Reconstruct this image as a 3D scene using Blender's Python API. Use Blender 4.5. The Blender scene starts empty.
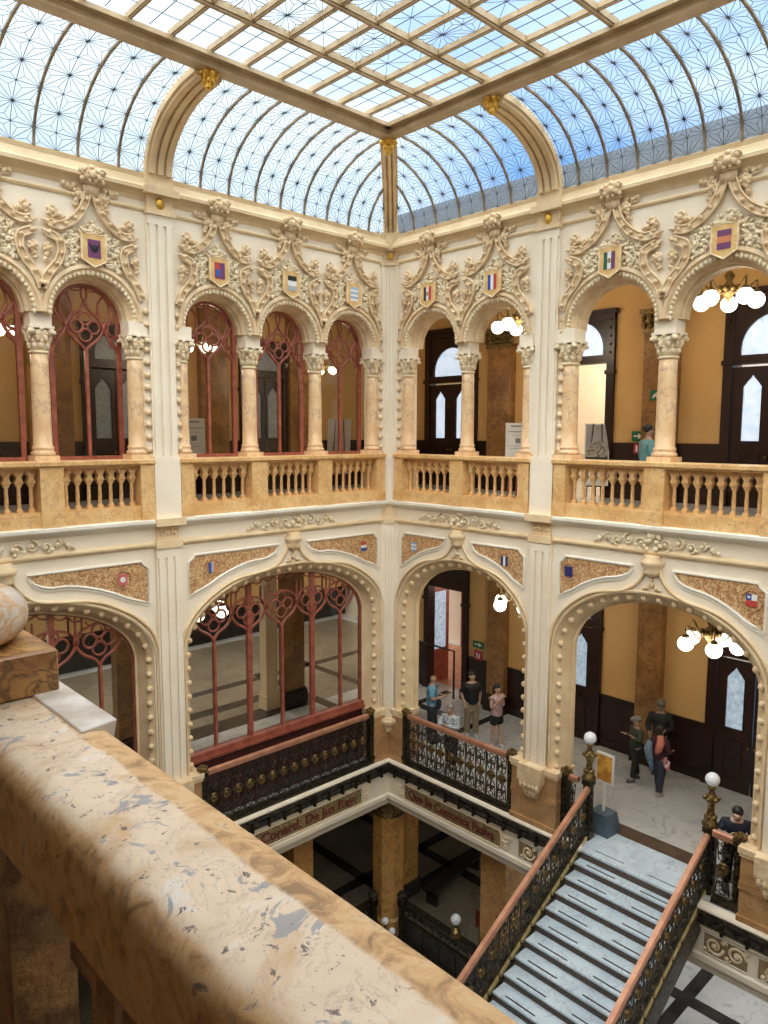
import bpy, bmesh, math, random
from mathutils import Vector, Matrix
R_ = math.radians
PI = math.pi
random.seed(7)
scene = bpy.context.scene
col = scene.collection
# ------------------------------------------------------------------ camera
cam_data = bpy.data.cameras.new('camera'); cam = bpy.data.objects.new('camera', cam_data); col.objects.link(cam)
F_PX, PITCH, YAW, ROLL = 735.99, -0.10712, 0.75901, 0.0034
cam_data.sensor_fit = 'VERTICAL'; cam_data.sensor_height = 24.0
cam_data.lens = 24.0 * F_PX / 1024.0
cam_data.clip_start = 0.05; cam_data.clip_end = 500
fw = Vector((math.cos(PITCH)*math.sin(YAW), math.cos(PITCH)*math.cos(YAW), math.sin(PITCH)))
rt = Vector((math.cos(YAW), -math.sin(YAW), 0)); up = rt.cross(fw)
rt2 = rt*math.cos(ROLL) + up*math.sin(ROLL); up2 = -rt*math.sin(ROLL) + up*math.cos(ROLL)
m = Matrix((rt2, up2, -fw)).transposed().to_4x4(); m.translation = Vector((-12.36933, -12.84594, 8.1))
cam.matrix_world = m
scene.camera = cam
# ------------------------------------------------------------------ view, world, sun
scene.view_settings.view_transform = 'Standard'
scene.view_settings.look = 'None'
scene.view_settings.gamma = 1.0
scene.view_settings.use_curve_mapping = False
scene.view_settings.exposure = 0.22
SKY = 1.02
world = bpy.data.worlds.new('sky'); scene.world = world; world.use_nodes = True
wn = world.node_tree; wn.nodes.clear()
wo = wn.nodes.new('ShaderNodeOutputWorld'); wb = wn.nodes.new('ShaderNodeBackground')
tc = wn.nodes.new('ShaderNodeTexCoord'); mp = wn.nodes.new('ShaderNodeMapping'); mp.inputs['Scale'].default_value = (1, 1, 2.2)
mp.inputs['Location'].default_value = (0.35, 0.2, 0.1)
nz = wn.nodes.new('ShaderNodeTexNoise'); nz.inputs['Scale'].default_value = 2.3; nz.inputs['Detail'].default_value = 5
cr = wn.nodes.new('ShaderNodeValToRGB')
cr.color_ramp.elements[0].position = 0.40; cr.color_ramp.elements[0].color = (0.10, 0.36, 0.85, 1)
cr.color_ramp.elements[1].position = 0.62; cr.color_ramp.elements[1].color = (0.74, 0.87, 0.97, 1)
wn.links.new(tc.outputs['Generated'], mp.inputs[0]); wn.links.new(mp.outputs[0], nz.inputs[0])
sx = wn.nodes.new('ShaderNodeSeparateXYZ'); wn.links.new(tc.outputs['Generated'], sx.inputs[0])
mm = wn.nodes.new('ShaderNodeMath'); mm.operation = 'MULTIPLY_ADD'; mm.inputs[1].default_value = -.13; wn.links.new(sx.outputs[0], mm.inputs[0]); wn.links.new(nz.outputs['Fac'], mm.inputs[2])
ma2 = wn.nodes.new('ShaderNodeMath'); ma2.operation = 'ADD'; ma2.inputs[1].default_value = .12; wn.links.new(mm.outputs[0], ma2.inputs[0])
wn.links.new(ma2.outputs[0], cr.inputs[0]); wn.links.new(cr.outputs[0], wb.inputs[0]); wn.links.new(wb.outputs[0], wo.inputs[0])
wb.inputs[1].default_value = SKY
def lamp(name, kind, loc, energy, color=(1, 1, 1), size=0.1, rot=(0, 0, 0)):
    d = bpy.data.lights.new(name, kind); d.energy = energy; d.color = color
    if kind == 'AREA': d.size = size
    elif kind == 'POINT': d.shadow_soft_size = size
    elif kind == 'SUN': d.angle = size
    o = bpy.data.objects.new(name, d); o.location = loc; o.rotation_euler = rot; col.objects.link(o); return o
# added wide warm sun lamp, a fill boosting the daylight through the skylight
lamp('daylight_fill', 'SUN', (-6, -6, 20), 8.4, (1, .95, .86), R_(110), (R_(8), R_(-10), 0))
scene.cycles.use_denoising = True
scene.cycles.max_bounces = 8; scene.cycles.diffuse_bounces = 4; scene.cycles.transparent_max_bounces = 16
scene.cycles.caustics_reflective = False; scene.cycles.caustics_refractive = False
scene.cycles.sample_clamp_indirect = 6
# ------------------------------------------------------------------ materials
def nodemat(name):
    mt = bpy.data.materials.new(name); mt.use_nodes = True; nt = mt.node_tree
    return mt, nt, nt.nodes['Principled BSDF']
def ramp(nt, stops):
    r = nt.nodes.new('ShaderNodeValToRGB'); e = r.color_ramp.elements
    while len(e) < len(stops): e.new(0.5)
    for i, (p, c) in enumerate(stops): e[i].position = p; e[i].color = (*c, 1)
    return r
def noise(nt, scale, detail=4, rough=.55, dist=0, vec=None):
    n = nt.nodes.new('ShaderNodeTexNoise'); n.inputs['Scale'].default_value = scale; n.inputs['Detail'].default_value = detail
    n.inputs['Roughness'].default_value = rough; n.inputs['Distortion'].default_value = dist
    if vec is None:
        t = nt.nodes.new('ShaderNodeTexCoord'); vec = t.outputs['Object']
    nt.links.new(vec, n.inputs['Vector']); return n
def mat(name, c1, c2=None, scale=3, rough=.6, metal=0, bump=0, bscale=None, lo=.38, hi=.62, detail=4, dist=0):
    mt, nt, b = nodemat(name)
    b.inputs['Roughness'].default_value = rough; b.inputs['Metallic'].default_value = metal
    c2 = c2 or tuple(x*.86 for x in c1)
    n = noise(nt, scale, detail, .55, dist)
    r = ramp(nt, [(lo, c2), (hi, c1)]); nt.links.new(n.outputs['Fac'], r.inputs[0]); nt.links.new(r.outputs[0], b.inputs['Base Color'])
    if bump:
        bn = noise(nt, bscale or scale*6, 3); bp = nt.nodes.new('ShaderNodeBump'); bp.inputs['Strength'].default_value = bump; bp.inputs['Distance'].default_value = .02
        nt.links.new(bn.outputs['Fac'], bp.inputs['Height']); nt.links.new(bp.outputs[0], b.inputs['Normal'])
    return mt
def marble(name, base, alt, vein, scale=2.0, vscale=3.0, rough=.3, vw=.03, pits=None):
    mt, nt, b = nodemat(name); b.inputs['Roughness'].default_value = rough
    n = noise(nt, scale, 6, .6, .6); r = ramp(nt, [(.35, alt), (.62, base)]); nt.links.new(n.outputs['Fac'], r.inputs[0])
    v = noise(nt, vscale, 7, .6, 1.2)
    mth = nt.nodes.new('ShaderNodeMath'); mth.operation = 'SUBTRACT'; mth.inputs[1].default_value = .5; nt.links.new(v.outputs['Fac'], mth.inputs[0])
    ab = nt.nodes.new('ShaderNodeMath'); ab.operation = 'ABSOLUTE'; nt.links.new(mth.outputs[0], ab.inputs[0])
    r2 = ramp(nt, [(0, (1, 1, 1)), (vw, (0, 0, 0))]); nt.links.new(ab.outputs[0], r2.inputs[0])
    mx = nt.nodes.new('ShaderNodeMix'); mx.data_type = 'RGBA'
    nt.links.new(r2.outputs[0], mx.inputs[0]); nt.links.new(r.outputs[0], mx.inputs[6]); mx.inputs[7].default_value = (*vein, 1)
    out = mx.outputs[2]
    if pits:
        p = noise(nt, pits[0], 6, .65, .4); r3 = ramp(nt, [(pits[1], (0, 0, 0)), (pits[1]+.04, (1, 1, 1))]); nt.links.new(p.outputs['Fac'], r3.inputs[0])
        m2 = nt.nodes.new('ShaderNodeMix'); m2.data_type = 'RGBA'; nt.links.new(r3.outputs[0], m2.inputs[0]); nt.links.new(out, m2.inputs[6]); m2.inputs[7].default_value = (*pits[2], 1)
        out = m2.outputs[2]
    nt.links.new(out, b.inputs['Base Color']); return mt
def emit(name, c, s):
    mt, nt, b = nodemat(name); b.inputs['Base Color'].default_value = (*c, 1)
    b.inputs['Emission Color'].default_value = (*c, 1); b.inputs['Emission Strength'].default_value = s; b.inputs['Roughness'].default_value = .3
    return mt
M = {}
M['plaster'] = mat('cream_plaster', (.92, .83, .69), (.88, .775, .62), 1.2, .7, bump=.05, bscale=30)
M['trim'] = mat('warm_stone_trim', (.83, .66, .42), (.74, .55, .33), 2.5, .6, bump=.1, bscale=25)
M['carved'] = mat('carved_stone', (.86, .69, .46), (.70, .51, .30), 5, .55, bump=.3, bscale=30)
M['carved_pale'] = mat('pale_carved_stone', (.90, .79, .58), (.76, .61, .40), 8, .6, bump=.3, bscale=30)
M['ledge'] = mat('white_ledge_stone', (.88, .85, .77), (.80, .75, .64), 1.5, .5)
M['ochre_stone'] = marble('ochre_marble', (.82, .55, .26), (.68, .39, .15), (.52, .29, .13), 2.2, 3.2, .32, .02)
M['plinth_stone'] = marble('brown_ochre_marble', (.56, .33, .15), (.42, .23, .10), (.30, .16, .07), 2.2, 3.2, .32, .02)
M['relief_ground'] = mat('brown_relief_ground', (.36, .25, .14), (.26, .17, .09), 6, .6)
M['column'] = marble('rose_tan_marble', (.88, .66, .40), (.78, .50, .27), (.56, .35, .24), 2.2, 1.8, .28, .018, (6, .68, (.50, .34, .27)))
M['pier'] = marble('brown_marble', (.42, .22, .075), (.24, .11, .035), (.15, .08, .04), 1.6, 3.0, .3, .03)
M['ochre_wall'] = mat('ochre_wall_paint', (.74, .47, .19), (.68, .42, .16), .8, .75, bump=.03, bscale=20)
M['wood'] = mat('dark_mahogany', (.030, .010, .007), (.016, .006, .004), 4, .35)
M['redwood'] = mat('red_brown_painted_wood', (.40, .12, .075), (.27, .07, .045), 5, .35)
M['redwood_dark'] = mat('deep_red_wood', (.11, .028, .022), (.06, .016, .013), 5, .35)
M['bronze'] = mat('dark_bronze', (.085, .065, .035), (.022, .018, .014), 14, .38, .7, bump=.4, bscale=60)
M['iron'] = mat('dark_iron', (.13, .11, .085), (.025, .022, .02), 12, .4, .6, bump=.4, bscale=50)
M['brass'] = mat('aged_brass', (.36, .25, .10), (.12, .08, .035), 18, .32, .85, bump=.3, bscale=60)
M['gold'] = mat('gilt', (.95, .62, .14), (.72, .42, .06), 10, .28, .85)
M['copper'] = mat('copper_handrail', (.56, .28, .17), (.44, .20, .12), 4, .38, .35)
M['cartouche'] = mat('pale_yellow_enamel', (.88, .74, .36), (.72, .55, .22), 20, .45)
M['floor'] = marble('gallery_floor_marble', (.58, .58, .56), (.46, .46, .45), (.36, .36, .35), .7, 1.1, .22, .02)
M['floor_dim'] = marble('dimmed_tan_marble', (.24, .20, .14), (.17, .14, .10), (.12, .10, .08), .7, 1.1, .3, .02)  # tan hall stone; its dark tone also paints in the dim ground floor
M['stair'] = marble('white_stair_marble', (.64, .74, .82), (.52, .62, .71), (.42, .47, .54), 1.8, 2.2, .25, .02)
M['stripe'] = mat('black_marble', (.02, .02, .02), (.045, .04, .035), 2, .25)
M['threshold'] = mat('brown_threshold_stone', (.13, .085, .055), (.08, .05, .035), 3, .45)
M['grey_blue'] = mat('slate_blue_paint', (.10, .14, .18), (.07, .10, .13), 3, .5)
M['white'] = mat('white_board', (.85, .83, .80), (.78, .76, .74), 4, .5)
M['black'] = mat('black_print', (.015, .015, .015), None, 4, .5)
M['leading'] = mat('window_leading', (.10, .12, .14), (.07, .08, .10), 6, .5)
M['riblead'] = mat('skylight_rib_metal', (.34, .27, .18), (.22, .18, .13), 6, .45, .2)
M['beam'] = mat('gilded_skylight_beam', (.56, .43, .27), (.44, .32, .18), 3, .4, .15)
M['globe'] = emit('lit_glass_globe', (1.0, .93, .80), 3.5)
M['globe_off'] = mat('milk_glass_globe', (.86, .88, .9), (.8, .82, .86), 4, .15)
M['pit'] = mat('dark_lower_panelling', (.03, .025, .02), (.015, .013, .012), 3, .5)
M['grout'] = mat('roof_parapet_render', (.07, .10, .14), (.05, .075, .11), 1, .8)
# glass
def glass(name, tint, refl, trans_tint=(1, 1, 1), translu=0.0, tcol=(1, 1, 1)):
    mt = bpy.data.materials.new(name); mt.use_nodes = True; nt = mt.node_tree; nt.nodes.clear()
    o = nt.nodes.new('ShaderNodeOutputMaterial'); tr = nt.nodes.new('ShaderNodeBsdfTransparent'); tr.inputs[0].default_value = (*trans_tint, 1)
    g = nt.nodes.new('ShaderNodeBsdfGlossy'); g.inputs['Roughness'].default_value = .03; g.inputs['Color'].default_value = (*tint, 1)
    lw = nt.nodes.new('ShaderNodeFresnel'); lw.inputs['IOR'].default_value = refl
    mx = nt.nodes.new('ShaderNodeMixShader'); nt.links.new(lw.outputs[0], mx.inputs[0]); nt.links.new(tr.outputs[0], mx.inputs[1]); nt.links.new(g.outputs[0], mx.inputs[2])
    last = mx
    if translu:
        t = nt.nodes.new('ShaderNodeBsdfTranslucent'); t.inputs[0].default_value = (*tcol, 1)
        m2 = nt.nodes.new('ShaderNodeMixShader'); m2.inputs[0].default_value = translu
        nt.links.new(mx.outputs[0], m2.inputs[1]); nt.links.new(t.outputs[0], m2.inputs[2]); last = m2
    nt.links.new(last.outputs[0], o.inputs[0]); return mt
M['glass'] = glass('window_glass', (1, 1, 1), 1.38, (.74, .72, .66))
M['skyglass'] = glass('skylight_glass', (1, 1, 1), 1.06, (.88, .94, .97), .12, (.85, .93, 1))
def frosted(name, ca, cb, s):  # pane glow is painted in by emission, standing for light behind the glass
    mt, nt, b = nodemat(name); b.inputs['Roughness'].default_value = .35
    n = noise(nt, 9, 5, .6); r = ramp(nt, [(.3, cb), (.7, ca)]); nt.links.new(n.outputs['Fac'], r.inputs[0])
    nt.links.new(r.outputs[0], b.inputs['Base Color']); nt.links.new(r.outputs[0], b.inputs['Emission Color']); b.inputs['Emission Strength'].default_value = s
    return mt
M['frosted'] = frosted('backlit_frosted_glass', (.75, .86, 1.0), (.45, .58, .75), .75)
M['frosted_dim'] = frosted('dim_backlit_glass', (.30, .32, .32), (.18, .20, .21), .12)
M['frosted_low'] = frosted('backlit_etched_glass', (.50, .62, .74), (.25, .34, .44), .55)
def flat(name, c, rough=.6):
    return mat(name, c, tuple(x*.9 for x in c), 6, rough)
# scrolled relief panel: brown ground with pale raised arabesque
def scroll_mat(name, ground, line, sc):
    mt, nt, b = nodemat(name); b.inputs['Roughness'].default_value = .5
    t = nt.nodes.new('ShaderNodeTexCoord')
    n = noise(nt, sc, 3, .5, 2.5, t.outputs['Object'])
    mth = nt.nodes.new('ShaderNodeMath'); mth.operation = 'SUBTRACT'; mth.inputs[1].default_value = .5; nt.links.new(n.outputs['Fac'], mth.inputs[0])
    ab = nt.nodes.new('ShaderNodeMath'); ab.operation = 'ABSOLUTE'; nt.links.new(mth.outputs[0], ab.inputs[0])
    r = ramp(nt, [(.0, line), (.035, line), (.06, ground)]); nt.links.new(ab.outputs[0], r.inputs[0]); nt.links.new(r.outputs[0], b.inputs['Base Color'])
    bp = nt.nodes.new('ShaderNodeBump'); bp.inputs['Strength'].default_value = .5; bp.inputs['Distance'].default_value = .02; bp.invert = True
    nt.links.new(ab.outputs[0], bp.inputs['Height']); nt.links.new(bp.outputs[0], b.inputs['Normal'])
    return mt
M['shield_gold'] = mat('pale_gold_shield', (.82, .56, .24), (.68, .42, .15), 8, .45)
M['poster_gold'] = mat('golden_poster_print', (.80, .42, .08), (.55, .22, .04), 6, .5, lo=.45, hi=.55)
M['scroll_brown'] = scroll_mat('brown_arabesque_panel', (.42, .20, .09), (.72, .50, .26), 7)
M['scroll_red'] = scroll_mat('gold_arabesque_frieze', (.16, .10, .045), (.42, .32, .15), 9)
M['riser'] = scroll_mat('pierced_bronze_riser', (.04, .03, .025), (.16, .11, .07), 26)
# foreground weathered rail
def rail_mat(name, flatc, edgec, weight):
    mt, nt, b = nodemat(name); b.inputs['Roughness'].default_value = .62
    t = nt.nodes.new('ShaderNodeTexCoord'); v = t.outputs['Object']
    n = noise(nt, 6.5, 8, .62, .9, v); r = ramp(nt, [(.33, edgec), (.46, flatc), (.60, tuple(min(1, x*1.08) for x in flatc)), (.68, (.74, .70, .64))]); nt.links.new(n.outputs['Fac'], r.inputs[0])
    def over(src, fac, c):
        mx = nt.nodes.new('ShaderNodeMix'); mx.data_type = 'RGBA'; nt.links.new(fac, mx.inputs[0]); nt.links.new(src, mx.inputs[6]); mx.inputs[7].default_value = (*c, 1); return mx.outputs[2]
    a = noise(nt, 10, 8, .66, 1.3, v); ra = ramp(nt, [(.585, (0, 0, 0)), (.61, (weight,)*3)]); nt.links.new(a.outputs['Fac'], ra.inputs[0])
    out = over(r.outputs[0], ra.outputs[0], (.27, .29, .34))
    c = noise(nt, 30, 8, .72, .5, v); rc = ramp(nt, [(.60, (0, 0, 0)), (.625, (1, 1, 1))]); nt.links.new(c.outputs['Fac'], rc.inputs[0])
    out = over(out, rc.outputs[0], (.16, .13, .12))
    w = noise(nt, 6.0, 9, .68, 2.0, v)
    mth = nt.nodes.new('ShaderNodeMath'); mth.operation = 'SUBTRACT'; mth.inputs[1].default_value = .53; nt.links.new(w.outputs['Fac'], mth.inputs[0])
    ab = nt.nodes.new('ShaderNodeMath'); ab.operation = 'ABSOLUTE'; nt.links.new(mth.outputs[0], ab.inputs[0])
    rw = ramp(nt, [(0, (.75, .75, .75)), (.012, (0, 0, 0))]); nt.links.new(ab.outputs[0], rw.inputs[0]); out = over(out, rw.outputs[0], (.45, .33, .26))
    nt.links.new(out, b.inputs['Base Color'])
    bp = nt.nodes.new('ShaderNodeBump'); bp.inputs['Strength'].default_value = .35; bp.inputs['Distance'].default_value = .006; bp.invert = True
    nt.links.new(rc.outputs[0], bp.inputs['Height']); nt.links.new(bp.outputs[0], b.inputs['Normal'])
    return mt
def near_rail(name, flatc, edgec, band=True, blue=.62):
    mt = rail_mat(name, flatc, edgec, .8); nt = mt.node_tree; b = nt.nodes['Principled BSDF']
    if not band: return mt
    src = b.inputs['Base Color'].links[0].from_socket
    t = nt.nodes.new('ShaderNodeTexCoord'); sp = nt.nodes.new('ShaderNodeSeparateXYZ'); nt.links.new(t.outputs['Object'], sp.inputs[0])
    n = noise(nt, 6, 5, .6); ma = nt.nodes.new('ShaderNodeMath'); ma.operation = 'MULTIPLY_ADD'; ma.inputs[1].default_value = .05; nt.links.new(n.outputs['Fac'], ma.inputs[0]); nt.links.new(sp.outputs[0], ma.inputs[2])
    mr = nt.nodes.new('ShaderNodeMapRange'); mr.inputs['From Min'].default_value = -11.85; mr.inputs['From Max'].default_value = -11.55; nt.links.new(ma.outputs[0], mr.inputs['Value'])
    r = ramp(nt, [(.10, (1, 1, 1)), (.16, (0, 0, 0)), (.70, (0, 0, 0)), (.73, (1, 1, 1))]); nt.links.new(mr.outputs[0], r.inputs[0])
    n2 = noise(nt, 13, 8, .68, .9); r2 = ramp(nt, [(.36, (.30, .18, .09)), (.5, (.58, .36, .17)), (.61, (.66, .46, .26)), (.68, (.17, .13, .11))]); nt.links.new(n2.outputs['Fac'], r2.inputs[0])
    mx = nt.nodes.new('ShaderNodeMix'); mx.data_type = 'RGBA'; nt.links.new(r.outputs[0], mx.inputs[0]); nt.links.new(src, mx.inputs[6]); nt.links.new(r2.outputs[0], mx.inputs[7]); nt.links.new(mx.outputs[2], b.inputs['Base Color'])
    return mt
M['near_rail'] = near_rail('weathered_cream_marble', (.70, .57, .43), (.60, .41, .23))
M['near_dark'] = mat('rough_brown_marble', (.34, .19, .08), (.13, .07, .03), 9, .5, bump=.5, bscale=22, detail=7, dist=.6)
M['near_grey'] = mat('worn_grey_slab', (.66, .63, .60), (.46, .40, .34), 7, .5, bump=.2, bscale=25, detail=7)
M['near_block'] = marble('brown_veined_block', (.50, .27, .09), (.26, .12, .04), (.14, .07, .03), 9, 9, .4, .05)
M['near_torus'] = marble('mottled_column_base', (.72, .60, .46), (.50, .46, .44), (.55, .32, .14), 8, 7, .3, .06)
# ------------------------------------------------------------------ mesh builder
def LW(p): return Vector((-p[0], p[1], p[2]))     # left wall frame: s along wall, v depth, z
def RW(p): return Vector((p[1], -p[0], p[2]))     # right wall frame
def ID(p): return Vector(p)
class B:
    def __init__(s, f=None): s.v = []; s.f = []; s.m = f or ID
    def add(s, vs, fs):
        o = len(s.v); s.v += [s.m(p) for p in vs]; s.f += [tuple(i+o for i in f) for f in fs]; return s
    def box(s, x0, x1, y0, y1, z0, z1):
        return s.add([(x, y, z) for x in (x0, x1) for y in (y0, y1) for z in (z0, z1)],
                     [(0, 1, 3, 2), (4, 6, 7, 5), (0, 4, 5, 1), (2, 3, 7, 6), (0, 2, 6, 4), (1, 5, 7, 3)])
    def frustum(s, c, z0, z1, a, b, c2=None):   # a,b half sizes (x,y) at bottom/top
        c2 = c2 or c
        vs = [(c[0]+i*a[0], c[1]+j*a[1], z0) for i, j in ((-1, -1), (1, -1), (1, 1), (-1, 1))] + [(c2[0]+i*b[0], c2[1]+j*b[1], z1) for i, j in ((-1, -1), (1, -1), (1, 1), (-1, 1))]
        return s.add(vs, [(3, 2, 1, 0), (4, 5, 6, 7)] + [(i, (i+1) % 4, (i+1) % 4+4, i+4) for i in range(4)])
    def prism(s, poly, y0, y1):                 # poly in (x,z), extruded along y
        n = len(poly)
        return s.add([(p[0], y0, p[1]) for p in poly] + [(p[0], y1, p[1]) for p in poly],
                     [tuple(range(n)), tuple(range(2*n-1, n-1, -1))] + [(i, (i+1) % n, (i+1) % n+n, i+n) for i in range(n)])
    def strip(s, A, Bp, y0, y1):                # band between two polylines in (x,z), with thickness
        n = len(A)
        vs = [(p[0], y0, p[1]) for p in A] + [(p[0], y0, p[1]) for p in Bp] + [(p[0], y1, p[1]) for p in A] + [(p[0], y1, p[1]) for p in Bp]
        fs = []
        for i in range(n-1):
            fs += [(i, i+1, n+i+1, n+i), (2*n+i, 3*n+i, 3*n+i+1, 2*n+i+1), (i, 2*n+i, 2*n+i+1, i+1), (n+i, n+i+1, 3*n+i+1, 3*n+i)]
        fs += [(0, n, 3*n, 2*n), (n-1, 3*n-1, 4*n-1, 2*n-1)]
        return s.add(vs, fs)
    def tube(s, pts, r, n=6, closed=False, cap=True):
        pts = [Vector(p) for p in pts]; k = len(pts); rs = r if isinstance(r, (list, tuple)) else [r]*k
        vs = []; prev = None
        for i in range(k):
            if closed: d = pts[(i+1) % k]-pts[i-1]
            else: d = pts[min(i+1, k-1)]-pts[max(i-1, 0)]
            if d.length < 1e-9: d = Vector((0, 0, 1))
            d.normalize()
            if prev is None:
                a = Vector((0, 0, 1)) if abs(d.z) < .9 else Vector((0, 1, 0)); u = d.cross(a).normalized()
            else:
                u = (prev - d*prev.dot(d)); u = u.normalized() if u.length > 1e-6 else d.orthogonal().normalized()
            prev = u; w = d.cross(u)
            for j in range(n):
                t = 2*PI*(j+.5)/n; vs.append(tuple(pts[i] + (u*math.cos(t)+w*math.sin(t))*rs[i]))
        fs = []
        for i in range(k if closed else k-1):
            i2 = (i+1) % k
            for j in range(n): fs.append((i*n+j, i*n+(j+1) % n, i2*n+(j+1) % n, i2*n+j))
        if not closed and cap: fs += [tuple(range(n))[::-1], tuple(range((k-1)*n, k*n))]
        return s.add(vs, fs)
    def lathe(s, prof, c=(0, 0), n=16, ax='z', sq=None):   # prof list of (r, h)
        vs = []
        for r, h in prof:
            for j in range(n):
                t = 2*PI*(j+.5)/n; a, b = r*math.cos(t), r*math.sin(t)
                if ax == 'z': vs.append((c[0]+a, c[1]+b, h))
                elif ax == 'y': vs.append((c[0]+a, h, c[1]+b))
                else: vs.append((h, c[0]+a, c[1]+b))
        k = len(prof); fs = [(i*n+j, i*n+(j+1) % n, (i+1)*n+(j+1) % n, (i+1)*n+j) for i in range(k-1) for j in range(n)]
        fs += [tuple(range(n)), tuple(range((k-1)*n, k*n))]
        return s.add(vs, fs)
    def ball(s, c, r, n=8, m=5, sc=(1, 1, 1)):
        vs = [(c[0], c[1], c[2]-r*sc[2])]
        for i in range(1, m):
            p = -PI/2+PI*i/m
            for j in range(n): t = 2*PI*j/n; vs.append((c[0]+r*sc[0]*math.cos(p)*math.cos(t), c[1]+r*sc[1]*math.cos(p)*math.sin(t), c[2]+r*sc[2]*math.sin(p)))
        vs.append((c[0], c[1], c[2]+r*sc[2])); L = len(vs)-1; fs = [(0, 1+(j+1) % n, 1+j) for j in range(n)]
        for i in range(m-2):
            for j in range(n): fs.append((1+i*n+j, 1+i*n+(j+1) % n, 1+(i+1)*n+(j+1) % n, 1+(i+1)*n+j))
        fs += [(L-n+j, L-n+(j+1) % n, L) for j in range(n)]
        return s.add(vs, fs)
    def spiral(s, c, r, turns, a0, d=1, y=0, th=.02, n=5, steps=None, r1=.15):   # in x-z plane
        k = steps or int(10*turns)+2; pts = []; rs = []
        for i in range(k):
            f = i/(k-1); rr = r*(1-f*(1-r1)); a = a0+d*2*PI*turns*f
            pts.append((c[0]+rr*math.cos(a), y, c[1]+rr*math.sin(a))); rs.append(th*(1-.35*f))
        s.tube(pts, rs, n); s.ball((c[0], y-.2*th, c[1]), th*1.7, 6, 4); return s
    def build(s, name, mt, parent=None, smooth=False, off=None, bevel=0):
        me = bpy.data.meshes.new(name)
        vs = s.v
        if off is not None: vs = [Vector(p)-Vector(off) for p in vs]
        me.from_pydata([tuple(p) for p in vs], [], s.f)
        bm = bmesh.new(); bm.from_mesh(me); bmesh.ops.recalc_face_normals(bm, faces=bm.faces)
        if bevel:
            bmesh.ops.bevel(bm, geom=[e for e in bm.edges if e.is_manifold and e.calc_face_angle(0) > .6], offset=bevel, segments=1, affect='EDGES')
        bm.to_mesh(me); bm.free()
        if smooth:
            for p in me.polygons: p.use_smooth = True
        me.materials.append(M[mt] if isinstance(mt, str) else mt)
        o = bpy.data.objects.new(name, me); col.objects.link(o)
        if parent is not None: o.parent = parent
        return o
def tag(o, label=None, cat=None, group=None, kind=None):
    if label: o['label'] = label
    if cat: o['category'] = cat
    if group: o['group'] = group
    if kind: o['kind'] = kind
    return o
def thing(name, label, cat, loc=(0, 0, 0), rz=0, group=None, kind='thing'):
    o = bpy.data.objects.new(name, None); o.location = loc; o.rotation_euler = (0, 0, rz); o.empty_display_size = .1; col.objects.link(o)
    return tag(o, label, cat, group, kind)
def struct(b, name, mt, smooth=False, label=None, cat=None):
    o = b.build(name, mt, smooth=smooth); o['kind'] = 'structure'
    if label: tag(o, label, cat)
    return o
def kids(o): return [c for c in bpy.data.objects if c.parent == o]
KID = {}
def dup(root, loc, rz=None, label=None, group=None):
    if root.name not in KID:
        KID[root.name] = [(c, [g for g in bpy.data.objects if g.parent == c]) for c in bpy.data.objects if c.parent == root]
    r = root.copy(); r.location = loc; col.objects.link(r)
    if rz is not None: r.rotation_euler = (0, 0, rz)
    if label: r['label'] = label
    if group: r['group'] = group
    for c, gs in KID[root.name]:
        c2 = c.copy(); col.objects.link(c2); c2.parent = r
        for g in gs: g2 = g.copy(); col.objects.link(g2); g2.parent = c2
    return r
def arc(c, rx, rz, a0, a1, n): return [(c[0]+rx*math.cos(a0+(a1-a0)*i/n), c[1]+rz*math.sin(a0+(a1-a0)*i/n)) for i in range(n+1)]
def bez(pts, n=14):
    out = []
    k = len(pts)
    def P(i): return Vector(pts[max(0, min(k-1, i))])
    for i in range(k-1):
        a, b, c, d = P(i-1), P(i), P(i+1), P(i+2)
        for j in range(n):
            t = j/n; out.append(tuple(.5*((2*b)+(c-a)*t+(2*a-5*b+4*c-d)*t*t+(3*b-a-3*c+d)*t**3)))
    out.append(tuple(pts[-1])); return out
def offset(pl, d):
    out = []
    for i in range(len(pl)):
        a = Vector(pl[max(i-1, 0)]); b = Vector(pl[min(i+1, len(pl)-1)]); t = (b-a).normalized()
        out.append((pl[i][0]-t.y*d, pl[i][1]+t.x*d))
    return out
# ================================================================== STRUCTURE
LB = [(2.95, .8575, 3, 0.0, 5.85), (8.80, .8575, 3, 5.85, 11.70)]
RB = [(2.22, .905, 2, 0.0, 4.43), (6.77, 1.005, 2, 4.43, 9.11)]
ZA = 10.06
def se(u, w, zs, za, n=2.15): return zs+(za-zs)*max(0, 1-abs(u/w)**n)**(1/n)
def arch_pts(c, w, zs, za, k=40):
    return [(c+w*math.cos(PI*i/k), zs+(za-zs)*math.sin(PI*i/k)**.93 if 0 < i < k else zs) for i in range(k+1)]
def sweepLR(b, prof, eL=12.6, eR=14.0):
    n = len(prof); vs = [(-eL, v, z) for v, z in prof]+[(v, v, z) for v, z in prof]+[(v, -eR, z) for v, z in prof]
    fs = [(i, (i+1) % n, (i+1) % n+n, i+n) for i in range(n)]+[(i+n, (i+1) % n+n, (i+1) % n+2*n, i+2*n) for i in range(n)]+[tuple(range(n)), tuple(range(3*n-1, 2*n-1, -1))]
    return b.add(vs, fs)
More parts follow.
